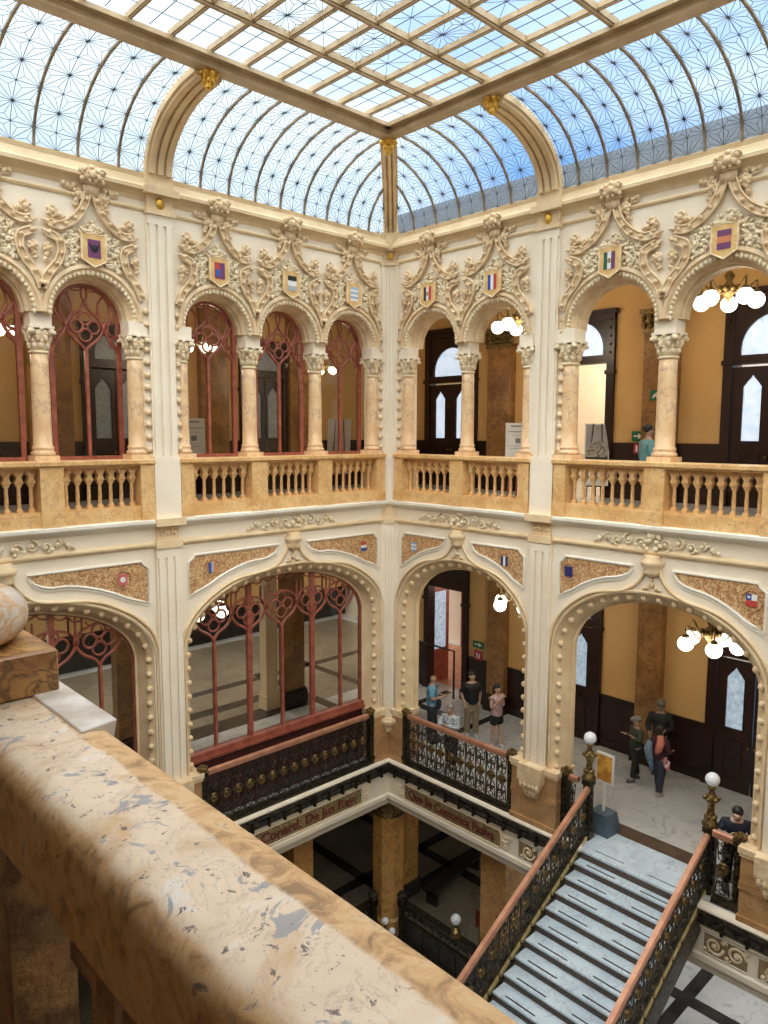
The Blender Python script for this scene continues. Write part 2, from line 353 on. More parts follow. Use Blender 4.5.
# floors
f = B(); f.box(-17, 5, 0.5, 12, -.32, 0); f.box(.5, 5, -18, .5, -.32, 0); f.box(-17, .5, 0.02, .5, -.32, 0); f.box(0.02, .5, -18, 0.02, -.32, 0)
f.box(5, 9, -2, 12, -.35, 0)
struct(f, 'floor_gallery', 'floor')
f = B(); f.box(-17, 5, .32, 7, 6.05, 6.495); f.box(.32, 5, -18, .32, 6.05, 6.495); f.box(5, 9, -6, 7, 6.05, 6.5)
struct(f, 'floor_upper', 'floor')
f = B(); sweepLR(f, [(0, 6.05), (-.01, 6.06), (-.01, 6.31), (.3, 6.31), (.3, 6.05)]); struct(f, 'trim_8', 'plaster')
f = B(); f.box(-3, 13, -18, 16, -5.3, -5); f.box(-17, -3, 0.2, 16, -5.3, -5)
struct(f, 'floor_ground', 'floor')
f = B(); f.box(.0, 8, -3.9, 16, -5, -4.996); f.box(-17, 0, .2, 11, -5, -4.996); struct(f, 'floor_ground_hall', 'floor_dim')  # darker floor copy paints in the dimness of this part
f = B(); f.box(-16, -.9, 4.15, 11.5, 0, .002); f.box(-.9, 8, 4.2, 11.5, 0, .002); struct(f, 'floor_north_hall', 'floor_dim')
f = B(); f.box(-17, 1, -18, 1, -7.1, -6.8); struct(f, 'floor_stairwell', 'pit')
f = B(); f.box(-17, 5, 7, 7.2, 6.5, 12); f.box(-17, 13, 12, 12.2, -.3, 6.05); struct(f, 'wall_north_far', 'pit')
# gallery floor stripes
f = B()
for y0, y1 in ((4.15, 4.85), (5.4, 5.85)): f.box(-16, .9, y0, y1, 0, .004)
for x0, x1 in ((.95, 1.3), (2.9, 3.2)): f.box(x0, x1, .3, 7.6, 0, .004)
f.box(1.3, 4.6, 1.9, 2.15, 0, .004); f.box(-4, 8, 7.0, 7.35, 0, .004); f.box(1.3, 4.5, -.35, -.12, 0, .004)
struct(f, 'trim_1', 'stripe')
f = B(); f.box(.85, 1.27, -8.3, -5.35, 0, .006); struct(f, 'trim_2', 'threshold')
f = B()
for y0 in (0.9, 2.2): f.box(-9, 6, y0, y0+.35, -5, -4.994)
for x0 in (1.15, 3.5): f.box(x0, x0+.35, -12, 6, -5, -4.994)
f.box(1.2, 8, -6.35, -6.05, -5, -4.993); f.box(1.2, 8, -4.2, -3.9, -5, -4.993)
struct(f, 'trim_3', 'stripe')
# walls of the atrium
def upper_poly(c, h, n, p0, p1):
    ro = h-.05; P = [(p0, 6.45), (p0, 12.5), (p1, 12.5), (p1, 6.45), (c+n*h-.05, 6.45), (c+n*h-.05, ZA)]
    for k in range(n):
        cc = c+h*(n-1-2*k); P += arc((cc, ZA), ro, ro, 0, PI, 24)
    P += [(c-n*h+.05, 6.45)]
    return P
def lower_poly(c, p0, p1):
    w = (p1-p0)/2-.30
    return [(p0, 0), (p0, 6.1), (p1, 6.1), (p1, 0), (c+w, 0)]+arch_pts(c, w, 3.75, 5.27)+[(c-w, 0)]
for nm, fr, bays, end in (('wall_left', LW, LB, (11.70, 12.6)), ('wall_right', RW, RB, (9.11, 14))):
    b = B(fr)
    for (c, h, n, p0, p1) in bays:
        b.prism(upper_poly(c, h, n, p0, p1), 0, .45)
        b.prism(lower_poly(c, p0, p1), 0, .5)
    b.box(end[0], end[1], 0, .45, 0, 12.5); b.box(-.45, 0, 0, .45, 0, 12.5)
    struct(b, nm, 'plaster')
# mouldings round both walls
b = B()
sweepLR(b, [(0, 12.5), (-.04, 12.66), (.0, 12.68), (.45, 12.68), (.45, 12.5)])
sweepLR(b, [(0, 12.18), (-.03, 12.25), (-.08, 12.30), (-.16, 12.34), (-.16, 12.40), (-.10, 12.44), (-.04, 12.56), (0, 12.6)])
sweepLR(b, [(0, 12.00), (-.03, 12.01), (-.045, 12.04), (-.03, 12.07), (0, 12.08)])
sweepLR(b, [(0, 5.94), (-.04, 5.96), (-.075, 6.00), (-.075, 6.03), (-.02, 6.06), (0, 6.07)])
struct(b, 'trim_4', 'trim')
b = B(); sweepLR(b, [(0, 6.30), (-.05, 6.33), (-.16, 6.40), (-.18, 6.43), (-.18, 6.48), (-.10, 6.50), (.3, 6.5), (.3, 6.30)])
struct(b, 'trim_5', 'ledge')
# entablature below the gallery floor
b = B(); sweepLR(b, [(0, .0), (-.16, -.01), (-.18, -.05), (-.16, -.09), (0, -.11)]); sweepLR(b, [(-.02, -.40), (-.07, -.42), (-.07, -.46), (-.02, -.49)])
sweepLR(b, [(0, -.11), (-.02, -.5), (-.02, -.95), (-.07, -.98), (-.07, -1.08), (0, -1.10), (.02, -1.2), (.05, -1.3), (.9, -1.3), (.9, -.3), (0, -.3)])
struct(b, 'trim_6', 'plaster')
b = B(); sweepLR(b, [(-.02, -.11), (-.14, -.115), (-.15, -.17), (-.08, -.26), (-.10, -.33), (-.10, -.38), (-.02, -.40)])
struct(b, 'trim_7', 'iron')
for nm, fr, ln, lab in (('bronze_bracket_band', LW, 9.0, 'dark bronze gutter band of small brackets under the left gallery edge'), ('bronze_bracket_band', RW, 9.0, 'dark bronze gutter band of small brackets under the right gallery edge')):
    t = thing(nm, lab, 'cornice band'); k = 0; s = .35
    proto = None
    while s < ln:
        b = B(fr); b.box(s-.02, s+.02, -.16, -.02, -.42, -.13); b.ball((s, -.16, -.2), .035, 6, 4); b.ball((s, -.13, -.38), .03, 6, 4); b.tube([(s-.07, -.14, -.3), (s, -.17, -.26), (s+.07, -.14, -.3)], .012, 4)
        b.build('bracket', 'bronze', t); s += .42
# galleries: ceilings, back walls
b = B(); b.box(-17, 5, .45, 7, 11.9, 12.1); b.box(.45, 5, -18, .45, 11.9, 12.1); struct(b, 'ceiling_upper_gallery', 'plaster')
b = B(); b.box(-17, -13.2, -18, 5, 12.6, 12.8); b.box(-13.2, 5, -18, -15, 12.6, 12.8); b.box(-17.2, -17, -18, 12, -7, 12.8); b.box(-17, 13, -18.2, -18, -7, 12.8)
struct(b, 'wall_back', 'plaster')
b = B(); b.box(-17, -11.75, -18, 0, 11.9, 12.1); b.box(-12.2, -11.75, -18, 0, 10.7, 12.66); b.box(-11.7, 0, -14.0, -13.54, 10.7, 12.66); struct(b, 'wall_west_header', 'plaster')
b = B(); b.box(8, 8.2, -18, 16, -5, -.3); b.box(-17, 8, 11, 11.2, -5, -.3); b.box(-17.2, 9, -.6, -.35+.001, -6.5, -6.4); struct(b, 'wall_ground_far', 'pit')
def back_wall(fr, name, x, spans, s0, s1, zt, z0):
    # spans: door openings (sa, sb, ztop)
    b = B(fr); d = B(fr); cur = s0
    for sa, sb, zo in sorted(spans)+[(s1, s1, zt)]:
        if sa > cur: b.box(cur, sa, x, x+.25, z0+1.32, zt); d.box(cur, sa, x-.03, x+.2, z0, z0+1.30); d.box(cur, sa, x-.06, x, z0+1.30, z0+1.38); d.box(cur, sa, x-.06, x, z0, z0+.2)
        if sb > sa: b.box(sa, sb, x, x+.25, zo, zt)
        cur = sb
    o = struct(b, name, 'ochre_wall'); struct(d, name.replace('wall', 'trim'), 'wood')
XB = 4.5
back_wall(RW, 'wall_upper_back', XB, [(-3.0, -1.0, 10.9), (1.27, 3.37, 10.9), (6.03, 8.1, 10.9)], -4.5, 16, 11.9, 6.5)
back_wall(RW, 'wall_lower_back', XB, [(-2.95, -1.2, 4.2), (1.27, 3.25, 4.2), (6.03, 8.1, 4.2)], -6, 16, 6.05, 0)
back_wall(LW, 'wall_upper_north', 4.5, [(4.2, 5.4, 10.4), (-.1, 1.2, 10.4)], -4.5, 14, 11.9, 6.5)
b = B(LW); b.box(-9, 16, 11.5, 11.7, 1.4, 6.05); struct(b, 'wall_hall_end', 'ochre_wall')
b = B(); b.box(8.8, 9, -6, 12, 0, 12); struct(b, 'wall_room_end', 'plaster')
b = B(); b.box(5, 9, -6.2, -6, 0, 12); b.box(-12, 9, 6.9, 7, 6.5, 12); b.box(4.75, 9, -6, 7, 11.9, 12.1); struct(b, 'wall_side_room', 'plaster')
# ------------------------------------------------------------------ skylight: vault + flat ceiling
VA, VB, VZ = 1.85, 1.2, 12.66
def vp(t, extra=0): return (-(VA*(1-math.cos(t))), VZ+VB*math.sin(t))     # (v, z), v negative towards the atrium
NT = 18
def vault_bay(fr, s0, s1, npan, label, corner):
    t0 = thing('glazed_vault', label, 'skylight', (0, 0, 0), kind='structure')
    g = B(fr)
    ks = [i*PI/2/NT for i in range(NT+1)]
    # glass skin, clipped to the hip at the corner
    vs = []; fs = []
    for i, t in enumerate(ks):
        v, z = vp(t); sa = max(s0, -v) if corner else s0
        vs += [(sa, v, z), (s1, v, z)]
    for i in range(NT): fs.append((2*i, 2*i+1, 2*i+3, 2*i+2))
    g.add(vs, fs); g.build('glass_skin', 'skyglass', t0, smooth=True)
    w = (s1-s0)/npan
    for i in range(npan+1):
        s = s0+i*w
        pts = [(s, vp(t)[0]-.03, vp(t)[1]-.01) for t in ks if (not corner or -vp(t)[0] <= s+.001)]
        if i in (0, npan) or len(pts) < 3: continue
        rb = B(fr); A = [(p[1]+.07*math.cos(k*0), p[2]) for k, p in enumerate(pts)]
        rb.tube(pts, .028, 4); rb.build('thin_rib', 'riblead', t0)
    ld = B(fr); NR = 7; hw = w/2
    def PP(a, q):  # a: s coordinate, q: row coordinate
        v, z = vp(q/NR*PI/2); return (a, v-.02, z)
    def seg(p, q, rr=.0062):
        if corner:
            if -PP(*p)[1] > p[0] or -PP(*q)[1] > q[0]: return
        ld.tube([PP(*p), PP(*q)], rr, 3, cap=False)
    for i in range(2*npan):
        for r in range(NR):
            a0, a1 = s0+i*hw, s0+(i+1)*hw
            if corner and a1 < -vp((r)/NR*PI/2)[0]: continue
            seg((a0, r), (a1, r)); seg((a1, r), (a1, r+1)) if i % 2 == 0 else None
            fl = (i+r) % 2
            A, C = ((a0, r), (a1, r+1)) if fl else ((a0, r+1), (a1, r))
            seg(A, C, .0055)
            for O in (((a0, r+1) if fl else (a0, r)), ((a1, r) if fl else (a1, r+1))):
                P = tuple((A[k]*.85+C[k]*.85+O[k]*1.3)/3 for k in (0, 1))
                for X in (A, C, O): seg(P, X, .0045)
    ld.build('leading', 'leading', t0)
    return t0
vault_bay(LW, .12, 5.60, 9, 'star-leaded glass vault over the left wall beside the corner', True)
vault_bay(LW, 5.87, 11.45, 8, 'star-leaded glass vault over the left wall beyond the wide rib', False)
vault_bay(RW, .12, 4.18, 6, 'star-leaded glass vault over the right wall beside the corner', True)
vault_bay(RW, 4.46, 9.10, 8, 'blue star-leaded glass vault over the right wall beyond the wide rib', False)
vault_bay(RW, 9.36, 13.4, 6, 'star-leaded glass vault over the right wall at the far right edge', False)
def wide_rib(fr, s, w, label, hip=False):
    t0 = thing('vault_rib', label, 'rib', kind='structure'); b = B(fr)
    def fil(sa, sb, d0, d1):
        A = []; n = NT
        vs = []
        for i in range(n+1):
            t = i*PI/2/n; v, z = vp(t); nv, nz = math.cos(t)*VB, -math.sin(t)*VA*-1; L = math.hypot(nv, nz)
            nv, nz = -nv/L, -nz/L
            if hip:   # on the diagonal plane
                for sg, d in ((sa, d0), (sb, d0), (sb, d1), (sa, d1)): vs.append((-v-nv*d*.7+sg*.7, v+nv*d*.7+sg*.7, z+nz*d))
            else:
                for sg, d in ((sa, d0), (sb, d0), (sb, d1), (sa, d1)): vs.append((s+sg, v+nv*d, z+nz*d))
        fs = [(4*i+j, 4*i+(j+1) % 4, 4*i+4+(j+1) % 4, 4*i+4+j) for i in range(n) for j in range(4)]+[(0, 1, 2, 3), (4*n, 4*n+1, 4*n+2, 4*n+3)]
        b.add(vs, fs)
    fil(-w, w, -.02, .10)
    for k in (-1, 0, 1): fil(k*w*.62-w*.2, k*w*.62+w*.2, .10, .16)
    b.build('fluted_rib', 'trim', t0)
    return t0
wide_rib(LW, 5.85, .25, 'wide fluted cream rib crossing the left glass vault')
wide_rib(RW, 4.43, .25, 'wide fluted cream rib crossing the right glass vault')
wide_rib(RW, 9.11, .25, 'wide fluted cream rib at the far right of the glass vault')
wide_rib(LW, 11.7, .25, 'wide fluted cream rib at the far left of the glass vault')
wide_rib(LW, 0, .17, 'fluted cream hip rib rising from the corner pilaster to the skylight', True)
# flat skylight
t0 = thing('flat_skylight', 'flat rectangular leaded skylight in a gilded grid of beams', 'skylight', kind='structure')
XE, YE = -9.85, -11.65
b = B()
for (x0, x1, y0, y1) in ((XE, -1.85, -2.1, -1.85), (-2.1, -1.85, YE, -2.1), (XE, -2.1, YE, YE+.25), (XE, XE+.25, YE, -2.1)): b.box(x0, x1, y0, y1, 13.80, 13.96)
for d, z0, z1 in ((.0, 13.90, 14.02),):
    b.box(XE, -1.95-d, -2.0-d-.1, -2.0-d, z0, z1); b.box(-2.0-d-.1, -2.0-d, YE, -1.95-d, z0, z1)
b.box(-2.22, -2.08, YE, -2.08, 13.90, 13.97); b.box(XE, -2.08, -2.22, -2.08, 13.90, 13.97)
b.build('border_beam', 'beam', t0)
b = B(); s = .22
while s < 7.7:
    b.box(-1.9-s, -1.9-s+.05, -1.90, -1.845, 13.825, 13.87); s += .24
s = .22
while s < 9.5:
    b.box(-1.90, -1.845, -1.9-s, -1.9-s+.05, 13.825, 13.87); s += .24
b.build('dentil', 'threshold', t0)
b = B(); b.add([(XE, YE, 14.08), (-2, YE, 14.08), (-2, -2, 14.08), (XE, -2, 14.08)], [(0, 1, 2, 3)]); b.build('glass_sheet', 'skyglass', t0)
bx = [-2.0-.663*k for k in range(1, 12)]; by = [-2.12-1.19*k for k in range(1, 9)]
b = B()
for k, x in enumerate(bx):
    w = .05 if k % 3 else .05; b.box(x-.036, x+.036, YE, -2.1, 13.99, 14.07); b.box(x-.02, x+.02, YE, -2.1, 13.97, 13.99)
for k, y in enumerate(by): b.box(XE, -2.1, y-.05, y+.05, 13.97, 14.07); b.box(XE, -2.1, y-.028, y+.028, 13.94, 13.97)
b.build('grid_beam', 'beam', t0)
b = B(); xs = [-2.0]+bx; ys = [-2.12]+by
def sg2(p, q, r=.007): b.tube([(p[0], p[1], 14.05), (q[0], q[1], 14.05)], r, 3, cap=False)
for i in range(len(xs)-1):
    for j in range(len(ys)-1):
        x0, x1, y0, y1 = xs[i+1], xs[i], ys[j+1], ys[j]; nx, ny = 2, 3
        star = i >= 2 and j >= 1
        for a in range(nx):
            for c in range(ny):
                xa, xb = x0+(x1-x0)*a/nx, x0+(x1-x0)*(a+1)/nx; ya, yb = y0+(y1-y0)*c/ny, y0+(y1-y0)*(c+1)/ny
                if a: sg2((xa, ya), (xa, yb))
                if c: sg2((xa, ya), (xb, ya))
                if star:
                    fl = (a+c) % 2; A, C = ((xa, ya), (xb, yb)) if fl else ((xa, yb), (xb, ya)); sg2(A, C, .005)
                    if (i+j) % 2 == 0 or i > 4:
                        for O in (((xa, yb) if fl else (xa, ya)), ((xb, ya) if fl else (xb, yb))):
                            P = ((A[0]*.85+C[0]*.85+O[0]*1.3)/3, (A[1]*.85+C[1]*.85+O[1]*1.3)/3)
                            for X in (A, C, O): sg2(P, X, .0045)
b.build('leading', 'leading', t0)
# roof parapets outside, seen through the lower glass
b = B(); b.box(1.6, 1.9, -18, 1.9, 12.2, 13.75); struct(b, 'wall_roof_parapet', 'grout')
b = B(); b.box(-17, 1.6, 1.6, 1.9, 12.2, 13.1); struct(b, 'wall_roof_parapet_left', 'grout')
b = B(); b.box(.45, 5, -18, .45, 12.5, 12.66); b.box(-17, 5, .45, 7, 12.5, 12.66); struct(b, 'roof', 'grout')
# gilded bosses
def boss(x, y, z, rz, lab):
    t = thing('gilt_boss', lab, 'ornament', (x, y, z), rz, 'gilded bosses under the skylight border')
    b = B(); b.lathe([(.03, -.30), (.07, -.27), (.05, -.22), (.10, -.18), (.13, -.08), (.17, -.02), (.17, .03)], n=10)
    for k in range(8): a = PI*k/4; b.ball((.13*math.cos(a), .13*math.sin(a), -.06), .055, 6, 4, (1, 1, 1.3))
    for k in range(6): a = PI*k/3; b.ball((.08*math.cos(a), .08*math.sin(a), -.17), .045, 6, 4, (1, 1, 1.2))
    b.box(-.22, .22, -.10, .10, -.02, .05)
    b.build('acanthus_body', 'gold', t, smooth=True); return t
boss(-5.85, -1.85, 13.86, 0, 'gilded acanthus boss where the wide left vault rib meets the skylight')
boss(-1.85, -4.43, 13.86, PI/2, 'gilded acanthus boss where the wide right vault rib meets the skylight')
boss(-1.88, -1.88, 13.84, PI/4, 'gilded boss at the inner corner of the flat skylight border')
# ------------------------------------------------------------------ lower arches: splay, balls, ogee, panels, corbels
EMB = {}
def emblem(fr, parent, kind, s, z, w, h, v):
    def q(nm, rgb, s0, s1, z0, z1, dv=0):
        b = B(fr); b.box(s0, s1, v-.006-dv, v, z0, z1); b.build(nm, flat('emblem_'+nm, rgb), parent)
    W, H = w/2, h/2
    C = {'blue': (.03, .08, .40), 'navy': (.02, .03, .16), 'white': (.85, .85, .85), 'red': (.55, .06, .05), 'yellow': (.80, .55, .12), 'green': (.03, .12, .07), 'black': (.02, .02, .02), 'purple': (.18, .05, .16), 'pink': (.62, .16, .16), 'grey': (.45, .48, .52), 'orange': (.66, .24, .10), 'sky': (.30, .50, .78), 'maroon': (.22, .04, .06)}
    if kind[0] == 'v':   # vertical bands (listed left to right as seen)
        cs = kind[1:]; n = len(cs); sgn = -1 if fr is LW else 1
        for i, c in enumerate(cs):
            x0, x1 = s+sgn*(-W+w*i/n), s+sgn*(-W+w*(i+1)/n); q('band_'+c, C[c], min(x0, x1), max(x0, x1), z-H, z+H)
    elif kind[0] == 'h':
        cs = kind[1:]; n = len(cs)
        for i, c in enumerate(cs): q('band_'+c, C[c], s-W, s+W, z+H-h*(i+1)/n, z+H-h*i/n)
    elif kind[0] == 'c':   # canton + two bands
        sgn = -1 if fr is LW else 1
        a = sorted((s-sgn*W, s)); b2 = sorted((s, s+sgn*W))
        q('canton_blue', C[kind[1]], a[0], a[1], z, z+H); q('band_white', C[kind[2]], b2[0], b2[1], z, z+H); q('band_red', C[kind[3]], s-W, s+W, z-H, z)
        b = B(fr); b.ball((sum(a)/2, v-.008, z+H/2), W*.28, 6, 4, (1, .3, 1)); b.build('star', 'white', parent)
    elif kind[0] == 'd':
        q('field_'+kind[1], C[kind[1]], s-W, s+W, z-H, z+H); b = B(fr); b.lathe([(W*.6, v-.012), (W*.6, v)], (s, z), 12, 'y'); b.build('disc_'+kind[2], flat('emblem_disc', C[kind[2]]), parent)
BALL = []
def ball_part(parent, loc, r=.062):
    if not BALL:
        b = B(); b.ball((0, 0, 0), 1, 10, 6); o = b.build('stone_ball', 'carved', parent, smooth=True); BALL.append(o)
    else: o = BALL[0].copy(); col.objects.link(o); o.parent = parent
    o.location = loc; o.scale = (r, r, r)
def lower_arch(fr, c, p0, p1, lab, panels, side):
    H = (p1-p0)/2; wf = H-.30; wi = wf-.25; zs, za = 3.75, 5.27
    t = thing('ogee_arch', lab, 'arch', kind='thing')
    F = [(c+wf, 1.3)]+arch_pts(c, wf, zs, za)+[(c-wf, 1.3)]; I = [(c+wi, 1.3)]+arch_pts(c, wi, zs, za-.25)+[(c-wi, 1.3)]
    b = B(fr); n = len(F)
    vs = [(p[0], -.01, p[1]) for p in F]+[(F[i][0]*.45+I[i][0]*.55, .12, F[i][1]*.45+I[i][1]*.55) for i in range(n)]+[(p[0], .38, p[1]) for p in I]+[(p[0], .50, p[1]) for p in I]
    fs = [(k*n+i, k*n+i+1, (k+1)*n+i+1, (k+1)*n+i) for k in range(3) for i in range(n-1)]
    b.add(vs, fs); b.tube([(p[0], -.02, p[1]) for p in F], .028, 5); b.tube([(I[i][0], .37, I[i][1]) for i in range(n)], .03, 5)
    b.build('splayed_reveal', 'trim', t)
    # balls at even arc length
    mid = [((F[i][0]*.5+I[i][0]*.5), (F[i][1]*.5+I[i][1]*.5)) for i in range(n)]
    acc = 0; nxt = .14
    for i in range(n-1):
        a, d = Vector(mid[i]), Vector(mid[i+1]); L = (d-a).length
        while nxt <= acc+L:
            p = a+(d-a)*((nxt-acc)/L); ball_part(t, fr((p.x, .09, p.y))); nxt += .285
        acc += L
    # ogee hood
    b = B(fr)
    for sg in (-1, 1):
        A = [(c+sg*wf*math.cos(PI*i/40), zs+(za-zs)*math.sin(PI*i/40)**.93) for i in range(1, 15)]
        A = [(x+sg*.07, z+.05) for x, z in A]
        cv = bez(A[::3]+[(c+sg*.62, za-.05), (c+sg*.36, za+.08), (c+sg*.20, za+.26), (c+sg*.10, za+.48)], 6)
        b.tube([(c+sg*(wf+.06), -.02, 1.35), (c+sg*(wf+.06), -.02, zs)]+[(x, -.025, z) for x, z in cv], .034, 5)
    b.build('ogee_hood', 'trim', t, smooth=True)
    b = B(fr)
    for dx, dz, r in ((0, .12, .05), (-.09, .06, .045), (.09, .06, .045), (0, .21, .03), (-.15, .04, .03), (.15, .04, .03)): b.ball((c+dx, -.03, za+.03+dz), r, 6, 4)
    b.lathe([(.05, 5.56), (.11, 5.60), (.17, 5.66), (.13, 5.71), (.20, 5.78), (.22, 5.86), (.14, 5.90), (.16, 5.96)], (c, -.02), 12)
    b.build('corbel', 'trim', t, smooth=True)
    # scroll relief over the finial
    b = B(fr)
    for sg in (-1, 1):
        for k, (x, r, d) in enumerate(((.22, .13, 1), (.46, .11, -1), (.68, .095, 1), (.88, .075, -1), (1.04, .05, 1))):
            b.spiral((c+sg*x, 6.18+(.02 if k % 2 else -.02)), r, 1.3, PI/2 if k % 2 else -PI/2, sg*d, -.05, .024)
            b.ball((c+sg*(x+.1), -.05, 6.12+.10*(k % 2)), .035, 6, 4)
    for k in range(10): b.ball((c+random.uniform(-.2, .2), -.07, 6.18+random.uniform(-.12, .15)), random.uniform(.03, .06), 6, 4)
    b.build('scroll_relief', 'carved_pale', t, smooth=True)
    # arabesque panels
    uo = H-.42
    for k, sg in enumerate((1, -1)):
        def az(u): return zs+(za-zs)*max(0, 1-(u/wf)**2.15)**(1/2.15)
        low = []
        for i in range(9):
            u = uo-(uo-.75)*i/8; low.append((u, max(4.93, az(u*.95)+.27) if u < uo-.01 else 4.93))
        low[0] = (uo, 4.93); low[1] = (low[1][0], max(low[1][1]-.03, 5.0))
        low = [(u, min(z, 5.45)) for u, z in low]
        low += [(.60, 5.49), (.47, 5.56), (.37, 5.72)]
        P = low+[(uo-.14, 5.72), (uo-.10, 5.66), (uo, 5.58)]
        b = B(fr); b.prism([(c+sg*u, z) for u, z in P], -.012, .01); pn = b.build('arabesque_panel', 'scroll_brown', t)
        b = B(fr); b.tube([(c+sg*u, -.015, z) for u, z in P], .028, 5, True)
        Q = [(u+(.05 if i < 4 else 0), z-.06) for i, (u, z) in enumerate(low)]
        b.tube([(c+sg*u, -.008, z-.05) for u, z in low], .02, 4)
        b.build('panel_frame', 'ledge', t)
        if panels[k]:
            kd, uu = panels[k]; pe = thing('shield', None, None); 
            bpy.data.objects.remove(pe)
            b = B(fr); s0 = c+sg*uu; b.tube([(s0+.17*math.cos(a), -.02, 5.43+.16*math.sin(a)) for a in [2*PI*i/14 for i in range(14)]], .014, 4, True)
            b.lathe([(.09, -.03), (.12, -.012)], (s0, 5.43), 4, 'y')
            sh = b.build('painted_shield', 'scroll_brown', t); emblem(fr, sh, kd, s0, 5.43, .17, .20, -.03)
    return t
lower_arch(LW, 2.925, 0, 5.85, 'cream ogee arch with ball moulding over the glazed opening beside the corner', [(('v', 'blue', 'grey', 'orange'), 1.98), (('h', 'red', 'white', 'blue'), 2.05)], 0)
lower_arch(LW, 8.75, 5.85, 11.70, 'cream ogee arch partly hidden behind the nearest stone handrail', [None, (('d', 'pink', 'white'), 2.0)], 0)
lower_arch(RW, 2.215, 0, 4.43, 'cream ogee arch over the four visitors by the corner', [(('v', 'navy', 'white', 'navy'), 1.3), (('h', 'sky', 'white', 'sky', 'white', 'sky'), 1.35)], 0)
lower_arch(RW, 6.77, 4.43, 9.11, 'cream ogee arch opening onto the head of the staircase', [(('c', 'blue', 'white', 'red'), 1.7), (('d', 'navy', 'navy'), 1.7)], 0)
# ------------------------------------------------------------------ pilasters
def pilaster(fr, p, lab):
    t = thing('fluted_pilaster', lab, 'pilaster', kind='thing')
    b = B(fr); b.box(p-.25, p+.25, -.06, 0, 1.0, 5.95)
    for k in (-1, 0, 1): b.box(p+k*.165-.052, p+k*.165+.052, -.10, -.06, 1.1, 5.75)
    b.box(p-.25, p+.25, -.10, -.06, 5.75, 5.95); b.build('lower_shaft', 'plaster', t)
    b = B(fr); b.frustum((p, -.14), .62, .98, (.12, .05), (.27, .14)); b.box(p-.28, p+.28, -.29, 0, .98, 1.32)
    for k in range(5): b.ball((p-.2+.1*k, -.27, .90), .05, 6, 4, (1, .7, 1.4))
    for k in range(3): b.ball((p-.1+.1*k, -.22, .74), .05, 6, 4, (1, .7, 1.4))
    b.build('corbel', 'carved', t)
    b = B(fr); b.box(p-.27, p+.27, -.13, 0, 5.93, 6.07); b.box(p-.22, p+.22, -.06, 0, 6.07, 6.33)
    for k in range(-2, 3): b.ball((p+.07*k, -.07, 6.2+.03*(k % 2)), .04, 6, 4)
    b.box(p-.30, p+.30, -.22, 0, 6.36, 6.50)
    b.build('lower_capital', 'trim', t)
    b = B(fr); b.box(p-.26, p+.26, -.12, 0, 6.5, 7.64); b.box(p-.25, p+.25, -.06, 0, 7.6, 12.0)
    for k in (-1, 0, 1): b.box(p+k*.165-.052, p+k*.165+.052, -.10, -.06, 7.64, 11.8)
    b.box(p-.25, p+.25, -.10, -.06, 11.8, 12.0); b.build('upper_shaft', 'plaster', t)
    b = B(fr); b.box(p-.28, p+.28, -.14, 0, 11.97, 12.05); b.box(p-.25, p+.25, -.09, 0, 12.05, 12.3); b.box(p-.33, p+.33, -.22, 0, 12.30, 12.42); b.box(p-.27, p+.27, -.10, .1, 12.42, 12.70)
    b.build('upper_capital', 'trim', t)
    b = B(fr); b.ball((p, -.10, 12.18), .085, 10, 6, (1, .6, 1.25)); b.build('gilt_knob', 'gold', t, smooth=True)
    return t
pilaster(LW, 5.85, 'tall fluted cream pilaster between the two bays of the left wall')
pilaster(RW, 4.43, 'tall fluted cream pilaster between the two bays of the right wall')
pilaster(LW, 11.7, 'tall fluted cream pilaster at the left end of the left wall')
pilaster(RW, 9.11, 'tall fluted cream pilaster at the right end of the right wall')
t = thing('fluted_pilaster', 'narrow fluted cream pilaster standing in the inner corner', 'pilaster', kind='thing')
def cprism(b, a, z0, z1, d=.3):
    P = [(-d, 0), (-d, -.03), (-a, -.05), (-.05, -a), (-.03, -d), (0, -d), (0, 0)]
    n = len(P); b.add([(x, y, z0) for x, y in P]+[(x, y, z1) for x, y in P], [tuple(range(n)), tuple(range(2*n-1, n-1, -1))]+[(i, (i+1) % n, (i+1) % n+n, i+n) for i in range(n)])
b = B(); cprism(b, .20, 1.05, 5.95); b.build('lower_shaft', 'plaster', t)
b = B(); cprism(b, .20, 6.5, 12.0); b.build('upper_shaft', 'plaster', t)
b = B()
for k in (-1, 0, 1):
    for z0, z1 in ((1.1, 5.8), (7.64, 11.9)): cx, cy = -.125+k*.05, -.125-k*.05; b.tube([(cx-.005, cy-.005, z0), (cx-.005, cy-.005, z1)], .02, 6)
b.build('fillet', 'plaster', t)
b = B(); cprism(b, .26, 5.93, 6.07, .34); cprism(b, .19, 6.07, 6.36, .26); cprism(b, .24, 6.36, 6.5, .42); b.build('lower_capital', 'trim', t)
b = B(); cprism(b, .26, 11.97, 12.05, .34); cprism(b, .3, 12.3, 12.42, .4); cprism(b, .24, 12.42, 12.7, .32); cprism(b, .19, 12.05, 12.3, .26)
b.build('upper_capital', 'trim', t)
b = B(); b.lathe([(.04, .66), (.10, .72), (.14, .84), (.22, .92), (.24, 1.0), (.2, 1.06)], (-.10, -.10), 8); b.build('corbel', 'carved', t)
b = B(); b.ball((-.15, -.15, 12.18), .075, 8, 5); b.build('gilt_knob', 'gold', t)
